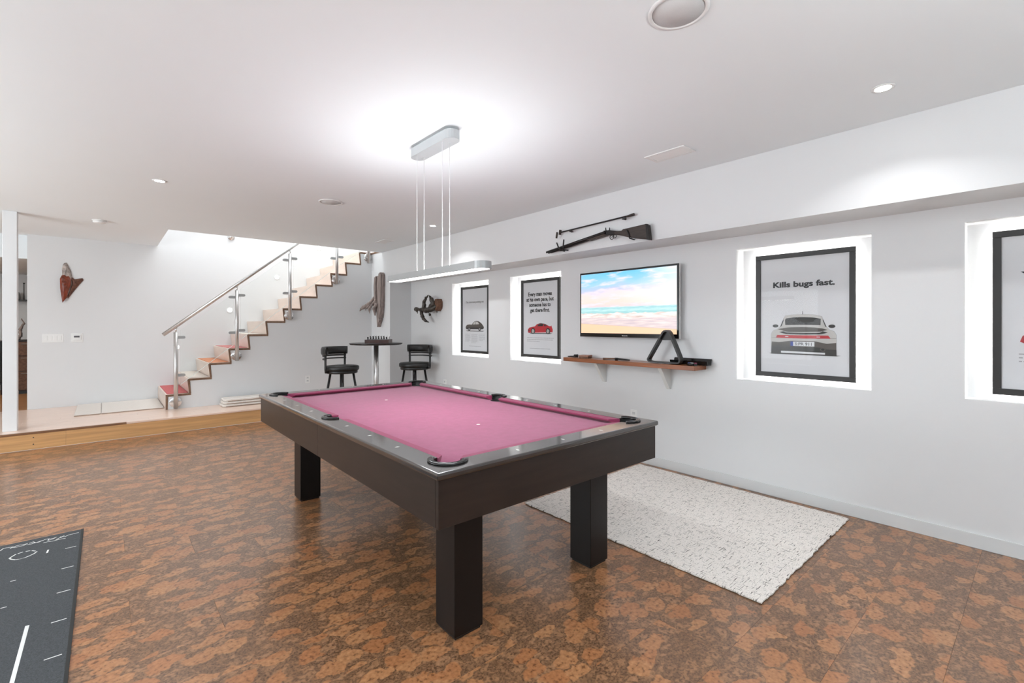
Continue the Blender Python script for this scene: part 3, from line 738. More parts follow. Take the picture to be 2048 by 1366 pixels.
# sights
def sight(x, y, along):
    a, b = (0.0125, 0.0055) if along == 'x' else (0.0055, 0.0125)
    part('sight', MB().prism([(x-a, y), (x, y-b), (x+a, y), (x, y+b)], 'z', TH-0.0005, TH+0.0004), M['pearl'], pt)
for k in (-3, -2, -1, 1, 2, 3):
    for x in (TX+0.068, X1-0.068): sight(x, CY+0.2795*k, 'x')
for k in (-1, 0, 1):
    for y_ in (TY+0.057, Y1-0.057): sight(CX+0.2795*k, y_, 'y')
for y_ in (CY+0.562, CY-0.58):
    part('spot', MB().cyl((CX-0.01, y_, ZBED), 0.011, 0.0006, 'z', 18), M['pearl'], pt)
# aprons
ov, AP = 0.011, 0.5745
part('apron', MB().bbox(TX+ov, TY+ov, AP, X1-ov, TY+ov+0.022, TH-RT, 0.0015), M['espresso'], pt)
part('apron', MB().bbox(TX+ov, Y1-ov-0.022, AP, X1-ov, Y1-ov, TH-RT, 0.0015), M['espresso'], pt)
for x in (TX+ov, X1-ov-0.022):
    part('apron', MB().bbox(x, TY+ov+0.023, AP, x+0.022, CY-0.0008, TH-RT, 0.0015), M['espresso'], pt)
    part('apron', MB().bbox(x, CY+0.0008, AP, x+0.022, Y1-ov-0.023, TH-RT, 0.0015), M['espresso'], pt)
part('frame', MB().box(TX+0.04, TY+0.04, 0.60, X1-0.04, Y1-0.04, 0.69), M['espresso'], pt)
lx_, ly_, lw = 0.201, 0.191, 0.146
for x in (TX+lx_, X1-lx_-lw):
    for y_ in (TY+ly_, Y1-ly_-lw):
        lg = part('leg', MB().bbox(x, y_, 0.012, x+lw, y_+lw, 0.61, 0.003), M['legwood'], pt)
        part('foot', MB().bbox(x+0.008, y_+0.008, 0.0002, x+lw-0.008, y_+lw-0.008, 0.013, 0.001), M['rubber'], lg)

# ------------------------------------------------------------------ pendant
PX_, PY_ = 1.594, 2.611
pd = thing('pendant_light', 'long aluminium linear pendant lamp hanging over the pool table on four cables', 'pendant light', (PX_, PY_, 1.62))
def stadium(cx, cy, L_, w, n=10):
    r = w/2; h = L_/2-r; out = []
    for i in range(n+1): a = PI*i/n; out.append((cx+r*math.cos(a), cy+h+r*math.sin(a)))
    for i in range(n+1): a = PI+PI*i/n; out.append((cx+r*math.cos(a), cy-h+r*math.sin(a)))
    return out
sh = MB()
o_, i_ = stadium(PX_, PY_, 1.153, 0.105), stadium(PX_, PY_, 1.135, 0.087)
n = len(o_)
sh.add([(p[0], p[1], 1.622) for p in o_]+[(p[0], p[1], 1.664) for p in o_]+[(p[0], p[1], 1.622) for p in i_]+[(p[0], p[1], 1.664) for p in i_],
       [(i, (i+1)%n, (i+1)%n+n, i+n) for i in range(n)] + [(i+2*n, i+3*n, (i+1)%n+3*n, (i+1)%n+2*n) for i in range(n)] +
       [(i, i+2*n, (i+1)%n+2*n, (i+1)%n) for i in range(n)] + [(i+n, (i+1)%n+n, (i+1)%n+3*n, i+3*n) for i in range(n)])
part('housing', sh, M['alu'], pd)
part('diffuser', MB().prism(stadium(PX_, PY_, 1.135, 0.087), 'z', 1.624, 1.627), M['glow_pend'], pd)
part('top_diffuser', MB().prism(stadium(PX_, PY_, 1.135, 0.087), 'z', 1.655, 1.658), M['glow_pend'], pd)
cn = part('canopy', MB().prism(stadium(PX_+0.01, 2.61, 0.50, 0.10), 'z', 2.44, 2.497), M['canopy'], pd)
part('mount', MB().prism(stadium(PX_+0.01, 2.61, 0.30, 0.05), 'z', 2.497, ZC), M['white'], cn)
for y_ in (2.455, 2.765):
    for x in (1.567, 1.621):
        part('cable', MB().tube([(x, y_, 1.656), (x, y_, 2.442)], 0.0019, 6), M['wire'], pd)
l1 = area('pendant_down', (0, 0, -0.003), (0, 0, 0), 0.08, 1.1, PEND_DOWN, (0.90, 0.96, 1)); l1.parent = pd
l2 = area('pendant_up', (0, 0, 0.045), (PI, 0, 0), 0.08, 1.1, PEND_UP, (0.90, 0.96, 1)); l2.parent = pd

# ------------------------------------------------------------------ ceiling fittings
DL = [(2.985, 0.555, 'recessed ceiling downlight near the right wall, closest to the camera'), (0.342, 4.881, 'recessed ceiling downlight above the open floor left of the pool table'), (3.0, 4.91, 'recessed ceiling downlight behind the hanging lamp cables'),
      (0.342, 0.555, 'recessed ceiling downlight above and behind the camera'), (-2.3, 0.555, 'recessed ceiling downlight out of view near the left windows'), (-2.3, 4.881, 'recessed ceiling downlight out of view left of the grey mat')]
for x, y_, lb in DL:
    t = thing('downlight', lb, 'ceiling light', (x, y_, ZC), 0, 'recessed downlights')
    part('trim_ring', MB().lathe([(0.050, 0), (0.050, -0.003), (0.036, -0.004), (0.034, -0.001)], (x, y_, ZC-0.0002), 28), M['white'], t)
    part('lens', MB().cyl((x, y_, ZC-0.0035), 0.034, 0.003, 'z', 20), M['glow_down'], t)
    l = area('downlight_lamp', (0, 0, -0.008), (0, 0, 0), 0.07, 0.07, DOWN_POWER if x > 2.98 and y_ < 1 else DOWN_POWER*1.6, (0.97, 0.985, 1.0), 'DISK', 2.2); l.parent = t
for (x, y_, r, lb) in ((1.66, 0.935, 0.112, 'large round in-ceiling speaker at the top edge above the camera side'), (1.668, 4.62, 0.112, 'round in-ceiling speaker far behind the pendant lamp')):
    t = thing('ceiling_speaker', lb, 'speaker', (x, y_, ZC), 0, 'in-ceiling speakers')
    part('rim', MB().lathe([(r, 0), (r, -0.005), (r-0.014, -0.007), (r-0.016, -0.002)], (x, y_, ZC), 48), M['white'], t)
    part('grille', MB().lathe([(r-0.016, -0.001), (r-0.016, -0.004), (0.01, -0.006)], (x, y_, ZC), 48), M['speakermesh'], t)
t = thing('smoke_detector', 'small white round smoke detector on the ceiling above the platform', 'smoke detector', (-0.05, 7.17, ZC))
part('base', MB().cyl((-0.05, 7.17, ZC-0.010), 0.066, 0.0098, 'z', 28), M['white'], t)
part('cap', MB().lathe([(0.060, -0.010), (0.058, -0.028), (0.045, -0.036), (0.01, -0.038)], (-0.05, 7.17, ZC), 28), M['white'], t)
def vent(x0, x1, y0, y1, dark, lb):
    t = thing('ceiling_vent', lb, 'vent', ((x0+x1)/2, (y0+y1)/2, ZC), 0, 'ceiling air vents')
    f = 0.022; b = MB()
    for q in ((x0, y0, x1, y0+f), (x0, y1-f, x1, y1), (x0, y0+f, x0+f, y1-f), (x1-f, y0+f, x1, y1-f)):
        b.box(q[0], q[1], ZC-0.006, q[2], q[3], ZC-0.0003)
    part('frame', b, M['white'], t)
    part('backing', MB().box(x0+f, y0+f, ZC-0.0015, x1-f, y1-f, ZC-0.0003), M['slot'] if dark else M['greyink'], t)
    n = 6
    for i in range(n):
        xx = x0+f+(x1-x0-2*f)*(i+0.5)/n
        part('slat', MB().prism([(xx-0.007, ZC-0.0015), (xx+0.004, ZC-0.006), (xx+0.006, ZC-0.005), (xx-0.004, ZC-0.0015)], 'y', y0+f, y1-f), M['white'], t)
vent(2.92, 3.08, 1.605, 1.908, False, 'white rectangular ceiling vent above the wall-mounted television')
vent(2.955, 3.105, 6.125, 6.43, True, 'ceiling vent with dark grille near the top of the stairs')

# ------------------------------------------------------------------ framed posters in the niches
def flat(mb, pts, Y0, z0, X, layer, mi):
    # u to the right as seen from the room (towards -Y), v up; thin ink layer
    x = X - 0.0004*layer
    q = [(Y0-u, z0+v) for u, v in pts]
    mb.prism(q, 'x', x, x-0.0003, mi)
def ell(cx, cy, rx, ry, n=18): return [(cx+rx*math.cos(2*PI*i/n), cy+ry*math.sin(2*PI*i/n)) for i in range(n)]
def ptext(mb, s, cu, cv, size, width, Y0, z0, X, mi, bold=0.0, line=1.0, xs=None):
    vs, fs = curve_text(s, size, bold, 1.0, 'CENTER', 0.0002, line)
    if width:
        lo, hi = min(v[0] for v in vs), max(v[0] for v in vs); k = width/(hi-lo)
    else: k = xs or 1.0
    mb.add([(X-0.0012-v[2], Y0-(cu+v[0]*k), z0+cv+v[1]) for v in vs], [tuple(reversed(f)) for f in fs], mi)
INKS = [M['poster'], M['ink'], M['greyink'], M['carsilver'], M['carmid'], M['cardark'], M['carglass'], M['carred'], M['carblue'], M['carwhite']]
FW, FH, FB = 0.665, 0.957, 0.037
FX = XW+0.09
def framed(i, Yl, z0, label, art):
    Yc, zc = Yl-FW/2, z0+FH/2
    t = thing('framed_poster', label, 'framed poster', (FX+0.025, Yc, z0), 0, 'car posters in lit niches')
    b = MB()
    for q in ((Yl-FW, z0, Yl, z0+FB), (Yl-FW, z0+FH-FB, Yl, z0+FH), (Yl-FW, z0+FB, Yl-FW+FB, z0+FH-FB), (Yl-FB, z0+FB, Yl, z0+FH-FB)):
        b.bbox(FX, q[0], q[1], FX+0.025, q[2], q[3], 0.0015)
    part('frame', b, M['matte_black'], t)
    p = MB()
    p.box(FX+0.010, Yl-FW+FB, z0+FB, FX+0.013, Yl-FB, z0+FH-FB, 0)
    art(p, Yl, z0, FX+0.0098)
    part('print', p, INKS, t)
    part('glazing', MB().box(FX+0.004, Yl-FW+FB, z0+FB, FX+0.006, Yl-FB, z0+FH-FB), M['artglass'], t)
    s = MB()
    a, e = 0.008, 0.006
    for q in ((Yl-FW+a, z0+a, Yl-a, z0+a+e), (Yl-FW+a, z0+FH-a-e, Yl-a, z0+FH-a), (Yl-FW+a, z0+a+e, Yl-FW+a+e, z0+FH-a-e), (Yl-a-e, z0+a+e, Yl-a, z0+FH-a-e)):
        s.box(FX+0.0255, q[0], q[1], FX+0.0385, q[2], q[3])
    part('led_strip', s, M['glow_niche'], t)
def art_kills(p, Y0, z0, X):
    F = lambda pts, l, mi: flat(p, pts, Y0, z0, X, l, mi)
    ptext(p, 'Kills bugs fast.', 0.333, 0.697, 0.058, 0.412, Y0, z0, X, 1, 0.0022)
    F([(0.113,0.186),(0.113,0.34),(0.131,0.366),(0.154,0.372),(0.179,0.395),(0.202,0.457),(0.215,0.478),(0.264,0.485),(0.333,0.487),(0.407,0.484),(0.459,0.47),(0.465,0.452),(0.487,0.396),(0.506,0.372),(0.535,0.361),(0.55,0.334),(0.55,0.184),(0.333,0.186)], 1, 2)
    F([(0.1145,0.186),(0.1145,0.339),(0.132,0.364),(0.154,0.370),(0.181,0.394),(0.2035,0.456),(0.216,0.4765),(0.264,0.4835),(0.333,0.4855),(0.407,0.4825),(0.458,0.4685),(0.4635,0.451),(0.4855,0.395),(0.505,0.370),(0.534,0.359),(0.5485,0.333),(0.5485,0.184),(0.333,0.186)], 2, 3)
    F([(0.213,0.445),(0.219,0.455),(0.271,0.463),(0.333,0.465),(0.407,0.461),(0.452,0.451),(0.45,0.404),(0.333,0.407),(0.215,0.405)], 3, 6)
    F([(0.202,0.451),(0.179,0.393),(0.187,0.393),(0.203,0.436)], 3, 5); F([(0.465,0.452),(0.465,0.436),(0.481,0.392),(0.488,0.392)], 3, 5)
    F(ell(0.145,0.398,0.021,0.012), 1, 6); F(ell(0.521,0.396,0.022,0.0125), 1, 6)
    F([(0.162,0.372),(0.196,0.381),(0.249,0.388),(0.337,0.39),(0.414,0.387),(0.462,0.38),(0.496,0.37),(0.448,0.356),(0.333,0.352),(0.227,0.352),(0.208,0.36)], 3, 4)
    F([(0.173,0.349),(0.204,0.36),(0.219,0.348),(0.329,0.346),(0.445,0.348),(0.465,0.36),(0.496,0.349),(0.465,0.34),(0.442,0.336),(0.329,0.333),(0.219,0.335)], 3, 5)
    F([(0.148,0.306),(0.156,0.328),(0.333,0.328),(0.499,0.328),(0.514,0.306),(0.333,0.303)], 3, 7)
    F([(0.214,0.314),(0.236,0.314),(0.236,0.319),(0.214,0.319)], 4, 9); F([(0.425,0.314),(0.447,0.314),(0.447,0.319),(0.425,0.319)], 4, 9)
    F([(0.119,0.276),(0.173,0.272),(0.249,0.285),(0.414,0.285),(0.489,0.268),(0.548,0.276),(0.548,0.225),(0.489,0.226),(0.459,0.237),(0.414,0.239),(0.234,0.238),(0.181,0.242),(0.116,0.237)], 3, 4)
    F([(0.115,0.239),(0.181,0.243),(0.234,0.239),(0.414,0.24),(0.459,0.238),(0.489,0.227),(0.549,0.226),(0.55,0.182),(0.333,0.182),(0.115,0.184)], 4, 5)
    F([(0.251,0.279),(0.411,0.279),(0.411,0.246),(0.251,0.246)], 5, 9); F([(0.251,0.279),(0.270,0.279),(0.270,0.246),(0.251,0.246)], 6, 8)
    vs, fs = curve_text('S:PR 911', 0.031, 0.0004)
    lo, hi = min(v[0] for v in vs), max(v[0] for v in vs); k = 0.112/(hi-lo)
    p.add([(X-0.0030-v[2], Y0-(0.341+v[0]*k), z0+0.2515+v[1]) for v in vs], [tuple(reversed(f)) for f in fs], 1)
    F([(0.185,0.206),(0.479,0.202),(0.479,0.189),(0.185,0.191)], 5, 9)
    F([(0.096,0.187),(0.578,0.185),(0.549,0.180),(0.119,0.180)], 5, 5)
    F(ell(0.465,0.225,0.017,0.015), 5, 4); F(ell(0.465,0.225,0.011,0.009), 6, 1); F(ell(0.20,0.228,0.016,0.013), 5, 4); F(ell(0.20,0.228,0.010,0.008), 6, 1)
    F([(0.332,0.51),(0.335,0.51),(0.336,0.484),(0.331,0.484)], 1, 5)
    for a, b in ((0.115, 0.15), (0.512, 0.549)): F([(a,0.309),(b,0.309),(b,0.307),(a,0.307)], 3, 5)
def lines(F, u0, u1, v, rows, step, last=1.0, mi=2, h=0.004, seed=1):
    r_ = random.Random(seed)
    for k in range(rows):
        u = u0; e = u0+(u1-u0)*(last if k == rows-1 else 1.0); vv = v-step*k
        while u < e-0.01:
            w = min(r_.uniform(0.012, 0.045), e-u); F([(u, vv), (u+w, vv), (u+w, vv+h), (u, vv+h)], 1, mi); u += w+0.006
def art_every(p, Y0, z0, X):
    F = lambda pts, l, mi: flat(p, pts, Y0, z0, X, l, mi)
    for s, v, w, cu in (('Every man moves', 0.752, 0.406, 0.328), ('at his own pace, but', 0.688, 0.469, 0.328), ('someone has to', 0.622, 0.366, 0.329), ('get there first.', 0.556, 0.335, 0.330)):
        ptext(p, s, cu, v, 0.066, w, Y0, z0, X, 1, 0.0020)
    F([(0.118,0.312),(0.119,0.343),(0.148,0.366),(0.243,0.381),(0.279,0.407),(0.339,0.419),(0.422,0.41),(0.48,0.386),(0.508,0.382),(0.525,0.392),(0.531,0.372),(0.546,0.345),(0.543,0.312),(0.131,0.301)], 1, 7)
    F([(0.279,0.403),(0.339,0.4195),(0.422,0.411),(0.47,0.390),(0.41,0.405),(0.345,0.412)], 2, 5)
    F([(0.283,0.383),(0.311,0.403),(0.363,0.411),(0.392,0.404),(0.381,0.383)], 2, 6); F([(0.398,0.384),(0.405,0.402),(0.45,0.390),(0.44,0.384)], 2, 6)
    for cx in (0.212, 0.468):
        F(ell(cx,0.325,0.037,0.037), 2, 5); F(ell(cx,0.323,0.030,0.031), 3, 1); F(ell(cx,0.323,0.023,0.024), 4, 3)
        for q in range(5):
            a = 2*PI*q/5; F([(cx,0.321),(cx+0.022*math.cos(a-0.15),0.323+0.022*math.sin(a-0.15)),(cx+0.022*math.cos(a+0.15),0.323+0.022*math.sin(a+0.15))], 5, 4)
    F([(0.121,0.330),(0.150,0.335),(0.150,0.326),(0.121,0.32)], 2, 5); F([(0.137,0.300),(0.542,0.300),(0.50,0.291),(0.18,0.291)], 1, 5)
    lines(F, 0.106, 0.562, 0.238, 3, 0.021, 0.48, 2, 0.006, 2); lines(F, 0.156, 0.514, 0.109, 1, 0.02, 1, 2, 0.006, 3)
def art_round(p, Y0, z0, X):
    F = lambda pts, l, mi: flat(p, pts, Y0, z0, X, l, mi)
    ptext(p, 'The shortest putting cut.', 0.335, 0.718, 0.042, 0.43, Y0, z0, X, 4, 0.0)
    F([(0.111,0.360),(0.121,0.388),(0.15,0.406),(0.20,0.412),(0.265,0.409),(0.29,0.432),(0.324,0.452),(0.373,0.461),(0.43,0.456),(0.47,0.438),(0.502,0.419),(0.54,0.385),(0.55,0.36),(0.518,0.344),(0.137,0.342)], 1, 4)
    F([(0.285,0.412),(0.327,0.446),(0.352,0.450),(0.352,0.412)], 2, 3); F([(0.360,0.412),(0.360,0.451),(0.41,0.446),(0.44,0.415)], 2, 3)
    F([(0.111,0.360),(0.15,0.37),(0.54,0.37),(0.55,0.36),(0.518,0.344),(0.137,0.342)], 2, 5)
    for cx in (0.202, 0.451):
        F(ell(cx,0.350,0.031,0.029), 3, 4); F(ell(cx,0.345,0.026,0.026), 4, 5); F(ell(cx,0.345,0.015,0.015), 5, 2)
    F([(0.115,0.322),(0.56,0.322),(0.52,0.314),(0.16,0.314)], 1, 5)
    for a, b, n, v in ((0.103,0.231,8,0.27), (0.255,0.40,9,0.265), (0.43,0.573,7,0.275)): lines(F, a, b, v, n, 0.0145, 0.7, 2, 0.004, n)
    lines(F, 0.197, 0.486, 0.10, 1, 0.02, 1, 2, 0.005, 4)
def art_edge(p, Y0, z0, X):
    F = lambda pts, l, mi: flat(p, pts, Y0, z0, X, l, mi)
    ptext(p, "You don't", 0.333, 0.665, 0.070, 0.44, Y0, z0, X, 1, 0.001)
    F([(0.11,0.312),(0.12,0.345),(0.15,0.366),(0.243,0.381),(0.279,0.407),(0.339,0.419),(0.422,0.41),(0.48,0.386),(0.53,0.372),(0.546,0.345),(0.543,0.312),(0.131,0.301)], 1, 7)
    for cx in (0.21, 0.46): F(ell(cx,0.32,0.032,0.033), 2, 1); F(ell(cx,0.32,0.02,0.02), 3, 3)
    lines(F, 0.106, 0.562, 0.238, 3, 0.021, 0.48, 2, 0.006, 5)
framed(1, 5.6885, 0.906, 'black framed poster of a small grey vintage car, in the farthest lit niche', art_round)
framed(2, 4.366, 0.912, 'black framed poster reading Every man moves at his own pace above a red sports car', art_every)
framed(3, 1.551, 0.903, 'black framed poster reading Kills bugs fast above a silver car seen from behind', art_kills)
framed(4, 0.220, 0.900, 'black framed poster cut off by the right edge of the picture', art_edge)

# ------------------------------------------------------------------ television
tv = thing('television', 'slim wall-mounted television showing a pastel beach with waves', 'television', (XW, 2.69, 1.18))
ty0, ty1, tz0, tz1 = 2.128, 3.252, 1.188, 1.850
tx = XW-0.075
part('bezel', MB().bbox(tx, ty0, tz0, tx+0.012, ty1, tz1, 0.002), M['gloss_black'], tv)
part('side_band', MB().bbox(tx+0.0122, ty0-0.002, tz0-0.002, tx+0.030, ty1+0.002, tz1+0.002, 0.002), M['white'], tv)
part('rear_housing', MB().bbox(tx+0.030, ty0+0.06, tz0+0.03, tx+0.052, ty1-0.06, tz1-0.06, 0.006), M['matte_black'], tv)
part('wall_mount', MB().box(tx+0.052, 2.5, 1.40, XW, 2.9, 1.65), M['blackmetal'], tv)
sb = MB(); a, b_, c, d = ty0+0.016, ty1-0.016, tz0+0.038, tz1-0.018
sb.add([(tx-0.0008, b_, c), (tx-0.0008, a, c), (tx-0.0008, a, d), (tx-0.0008, b_, d)], [(0, 1, 2, 3)])
so = part('screen', sb, M['screen'], tv)
uvl = so.data.uv_layers.new(name='UVMap')
for i, uv in enumerate(((0, 0), (1, 0), (1, 1), (0, 1))): uvl.data[i].uv = uv
vs, fs = curve_text('Panasonic', 0.016, 0.0003)
lg = MB().add([(tx-0.0006-v[2], 2.69-v[0], tz0+0.012+v[1]) for v in vs], [tuple(reversed(f)) for f in fs])
part('lettering', lg, M['silver'], tv)

# ------------------------------------------------------------------ wall shelf and what lies on it
sy0, sy1, sz0, sz1 = 1.915, 3.372, 0.930, 0.968
SHX = XW-0.205
sf = thing('wall_shelf', 'narrow reddish walnut wall shelf below the television', 'shelf', (XW, (sy0+sy1)/2, sz0))
part('board', MB().bbox(SHX, sy0, sz0, XW-0.0002, sy1, sz1, 0.0015), M['shelfwood'], sf)
for y_ in (2.262, 2.985):
    q = [(XW-0.0003, sz0), (XW-0.165, sz0), (XW-0.158, sz0-0.012), (XW-0.022, 0.735), (XW-0.0003, 0.728)]
    part('bracket', MB().prism(q, 'y', y_-0.018, y_+0.018), M['bracket'], sf)
# ball rack standing upright
def rounded_tri(c, w, h, r):
    return None
tri = [(2.387,1.001),(2.378,1.018),(2.365,1.039),(2.30,1.144),(2.252,1.222),(2.238,1.246),(2.219,1.262),(2.20,1.266),(2.182,1.262),(2.165,1.246),(2.152,1.222),(2.11,1.134),(2.073,1.049),(2.062,1.018),(2.061,1.0),(2.068,0.985),(2.080,0.976),(2.10,0.9735),(2.225,0.9735),(2.345,0.9735),(2.367,0.977),(2.381,0.986)]
tb = MB(); X_ = XW-0.14; n = len(tri)
cy_ = sum(p[0] for p in tri)/n; cz_ = 1.08
inn = []
for i, p in enumerate(tri):
    a, b = Vector(tri[i-1]), Vector(tri[(i+1) % n]); d = (b-a).normalized(); nn = Vector((-d.y, d.x))
    if nn.dot(Vector((cy_, cz_))-Vector(p)) < 0: nn = -nn
    inn.append((p[0]+nn.x*0.016, p[1]+nn.y*(0.016 if p[1] > 0.99 else 0.012)))
for k in range(n):
    k2 = (k+1) % n
    w = 0.028
    o4 = [tri[k], tri[k2], inn[k2], inn[k]]
    vs = [(X_-w, q[0], q[1]) for q in o4]+[(X_+w, q[0], q[1]) for q in o4]
    tb.add(vs, [(0,1,2,3),(7,6,5,4),(0,4,5,1),(2,6,7,3)], 0, False)
rk = thing('ball_rack', 'black plastic triangle ball rack standing upright on the wall shelf', 'ball rack', (X_, 2.22, 0.97))
fo = part('frame', tb, M['matte_black'], rk)
bm = bmesh.new(); bm.from_mesh(fo.data); bmesh.ops.remove_doubles(bm, verts=bm.verts[:], dist=1e-5); bmesh.ops.recalc_face_normals(bm, faces=bm.faces[:]); bm.to_mesh(fo.data); bm.free()
part('web', MB().prism([(2.262,1.178),(2.232,1.232),(2.20,1.252),(2.172,1.232),(2.146,1.182),(2.17,1.176),(2.235,1.174)], 'x', X_+0.005, X_+0.026), M['matte_black'], rk)
# long black tray behind the rack
tr = thing('tray', 'long black plastic tray lying on the shelf behind the ball rack', 'tray', (XW-0.05, 1.98, sz1))
part('body', MB().prism([(XW-0.085, sz1), (XW-0.02, sz1), (XW-0.008, sz1+0.048), (XW-0.02, sz1+0.048), (XW-0.030, sz1+0.012), (XW-0.075, sz1+0.012), (XW-0.085, sz1+0.036), (XW-0.098, sz1+0.036)], 'y', 1.862, 2.20), M['gloss_black'], tr)
part('lip', MB().tube([(XW-0.012, 1.862, sz1+0.049), (XW-0.012, 2.20, sz1+0.049)], 0.004, 8), M['blackmetal'], tr)
for i, (yy, xx, r_, mk, lb) in enumerate(((1.985, XW-0.155, 0.2, 'carblue', 'small blue-topped dark chalk cube on the shelf end, left one'), (1.957, XW-0.165, -0.3, 'carwhite', 'small pale-topped chalk cube on the shelf end, middle one'), (1.93, XW-0.155, 0.5, 'cushion', 'small purple-topped dark chalk cube on the shelf end, right one'))):
    t = thing('chalk_cube', lb, 'chalk', (xx, yy, sz1), r_, 'chalk cubes at the shelf end')
    part('block', MB().bbox(-0.012, -0.012, 0, 0.012, 0.012, 0.019, 0.001), M['matte_black'], t, world=False)
    part('top', MB().bbox(-0.0105, -0.0105, 0.019, 0.0105, 0.0105, 0.025, 0.002), M[mk], t, world=False)
solo('bridge_head', MB().tube([(SHX+0.035, 1.995, sz1+0.010), (SHX+0.02, 1.965, sz1+0.013), (SHX+0.02, 1.935, sz1+0.012)], [0.007, 0.012, 0.010], 10), M['blackmetal'], 'small dark rounded cue accessory at the front of the shelf end', 'cue accessory')
# things at the left of the shelf
t = thing('cue_tool', 'small black wedge-shaped cue tool at the far left end of the shelf', 'tool', (XW-0.1, 3.34, sz1))
part('body', MB().prism([(3.395, sz1), (3.283, sz1), (3.283, sz1+0.016), (3.395, sz1+0.010)], 'x', XW-0.11, XW-0.07), M['blackmetal'], t)
part('knob', MB().cyl((XW-0.115, 3.295, sz1+0.018), 0.012, 0.05, 'x', 14), M['blackmetal'], t)
t = thing('coaster_box', 'small square brown wooden box on the left part of the shelf', 'box', (XW-0.12, 3.14, sz1), 0.25)
part('base', MB().bbox(-0.05, -0.05, 0, 0.05, 0.05, 0.016, 0.002), M['brownwood'], t, world=False)
part('lid', MB().bbox(-0.052, -0.052, 0.0165, 0.052, 0.052, 0.032, 0.003), M['shelfwood'], t, world=False)
t = thing('folding_knife', 'slim dark brown folding tool lying at the middle of the shelf', 'tool', (XW-0.14, 2.74, sz1))
part('arm', MB().tube([(XW-0.17, 2.875, sz1+0.010), (XW-0.15, 2.81, sz1+0.013), (XW-0.14, 2.74, sz1+0.016)], [0.010, 0.008, 0.007], 8, flat=1.0), M['brownwood'], t)
part('arm', MB().tube([(XW-0.14, 2.74, sz1+0.016), (XW-0.13, 2.68, sz1+0.012), (XW-0.12, 2.60, sz1+0.009)], [0.009, 0.009, 0.006], 8), M['gunmetal'], t)
part('pivot', MB().cyl((XW-0.14, 2.74, sz1+0.001), 0.014, 0.024, 'z', 14), M['gunmetal'], t)

# ------------------------------------------------------------------ antique gun and rod on the upper wall
GX = XU-0.045
gn = thing('shotgun', 'antique double-barrelled shotgun with dark wooden stock hung on the upper wall', 'gun', (GX, 2.8, 2.03))
part('barrel', MB().tube([(GX-0.009, 3.392, 2.056), (GX-0.009, 2.64, 2.149)], [0.011, 0.015], 12), M['gunmetal'], gn)
part('barrel', MB().tube([(GX+0.012, 3.385, 2.053), (GX+0.012, 2.64, 2.146)], [0.011, 0.015], 12), M['gunmetal'], gn)
part('ramrod', MB().tube([(GX, 3.334, 2.046), (GX, 2.80, 2.110)], 0.006, 8), M['gunmetal'], gn)
def slab(pts, x0, x1, r=0.004):
    bm = bmesh.new(); vs = [bm.verts.new((x0, p[0], p[1])) for p in pts]; f = bm.faces.new(vs)
    rr_ = bmesh.ops.extrude_face_region(bm, geom=[f]); v2 = [v for v in rr_['geom'] if isinstance(v, bmesh.types.BMVert)]
    bmesh.ops.translate(bm, verts=v2, vec=(x1-x0, 0, 0)); bmesh.ops.recalc_face_normals(bm, faces=bm.faces[:])
    ed = [e for e in bm.edges if abs(e.verts[0].co.x-e.verts[1].co.x) < 1e-6]
    bmesh.ops.bevel(bm, geom=ed, offset=r, segments=2, profile=0.5, affect='EDGES')
    return MB().take(bm)
part('forestock', slab([(2.865,2.107),(2.822,2.098),(2.626,2.118),(2.626,2.150),(2.672,2.152),(2.851,2.125)], GX-0.017, GX+0.02), M['gunwood'], gn)
part('receiver', slab([(2.659,2.166),(2.60,2.163),(2.529,2.145),(2.529,2.114),(2.606,2.118),(2.652,2.128)], GX-0.017, GX+0.02), M['gunmetal'], gn)
stk = part('stock', slab([(2.545,2.146),(2.50,2.139),(2.467,2.137),(2.451,2.148),(2.213,2.157),(2.200,2.143),(2.184,2.019),(2.346,2.055),(2.418,2.077),(2.48,2.098),(2.545,2.116)], GX-0.018, GX+0.022, 0.008), M['gunwood'], gn)
part('butt_plate', slab([(2.222,2.158),(2.198,2.146),(2.181,2.016),(2.208,2.022)], GX-0.02, GX+0.024, 0.003), M['gunmetal'], stk)
for c, r_ in (((2.578, 2.098), 0.021), ((2.545, 2.101), 0.016)):
    part('trigger_guard', MB().tube([(GX, c[0]+r_*math.cos(a*PI/8), c[1]+r_*1.0*math.sin(a*PI/8)) for a in range(0, 17)], 0.0035, 6), M['gunmetal'], gn)
part('trigger', MB().tube([(GX, 2.577, 2.115), (GX, 2.573, 2.10), (GX, 2.580, 2.09)], 0.003, 6), M['gunmetal'], gn)
for y_, x_ in ((2.634, -0.012), (2.609, 0.012)):
    part('hammer', MB().tube([(GX+x_, y_-0.004, 2.15), (GX+x_, y_+0.002, 2.172), (GX+x_, y_+0.003, 2.190)], [0.007, 0.005, 0.004], 8), M['gunmetal'], gn)
for pts in ([(GX-0.028, 3.145, 2.052), (GX-0.03, 3.141, 2.086), (GX-0.03, 3.133, 2.15)], [(GX-0.028, 3.19, 2.05), (GX-0.03, 3.205, 2.08), (GX-0.03, 3.229, 2.13)]):
    part('hook', MB().tube([(XU-0.001, pts[0][1], pts[0][2])]+pts, 0.007, 8), M['blackmetal'], gn)
part('hook', MB().tube([(XU-0.001, 2.372, 2.052), (GX-0.026, 2.372, 2.056), (GX-0.028, 2.385, 2.10), (GX-0.028, 2.40, 2.132)], 0.0055, 8), M['blackmetal'], gn)
rd = thing('walking_rod', 'thin dark metal rod with handle hung above the antique shotgun', 'rod', (GX, 2.8, 2.24))
part('shaft', MB().tube([(GX+0.01, 3.212, 2.237), (GX+0.01, 2.352, 2.262)], 0.007, 10), M['gunmetal'], rd)
part('grip', MB().tube([(GX+0.01, 2.43, 2.2575), (GX+0.01, 2.352, 2.263)], [0.009, 0.013], 12), M['gunwood'], rd)
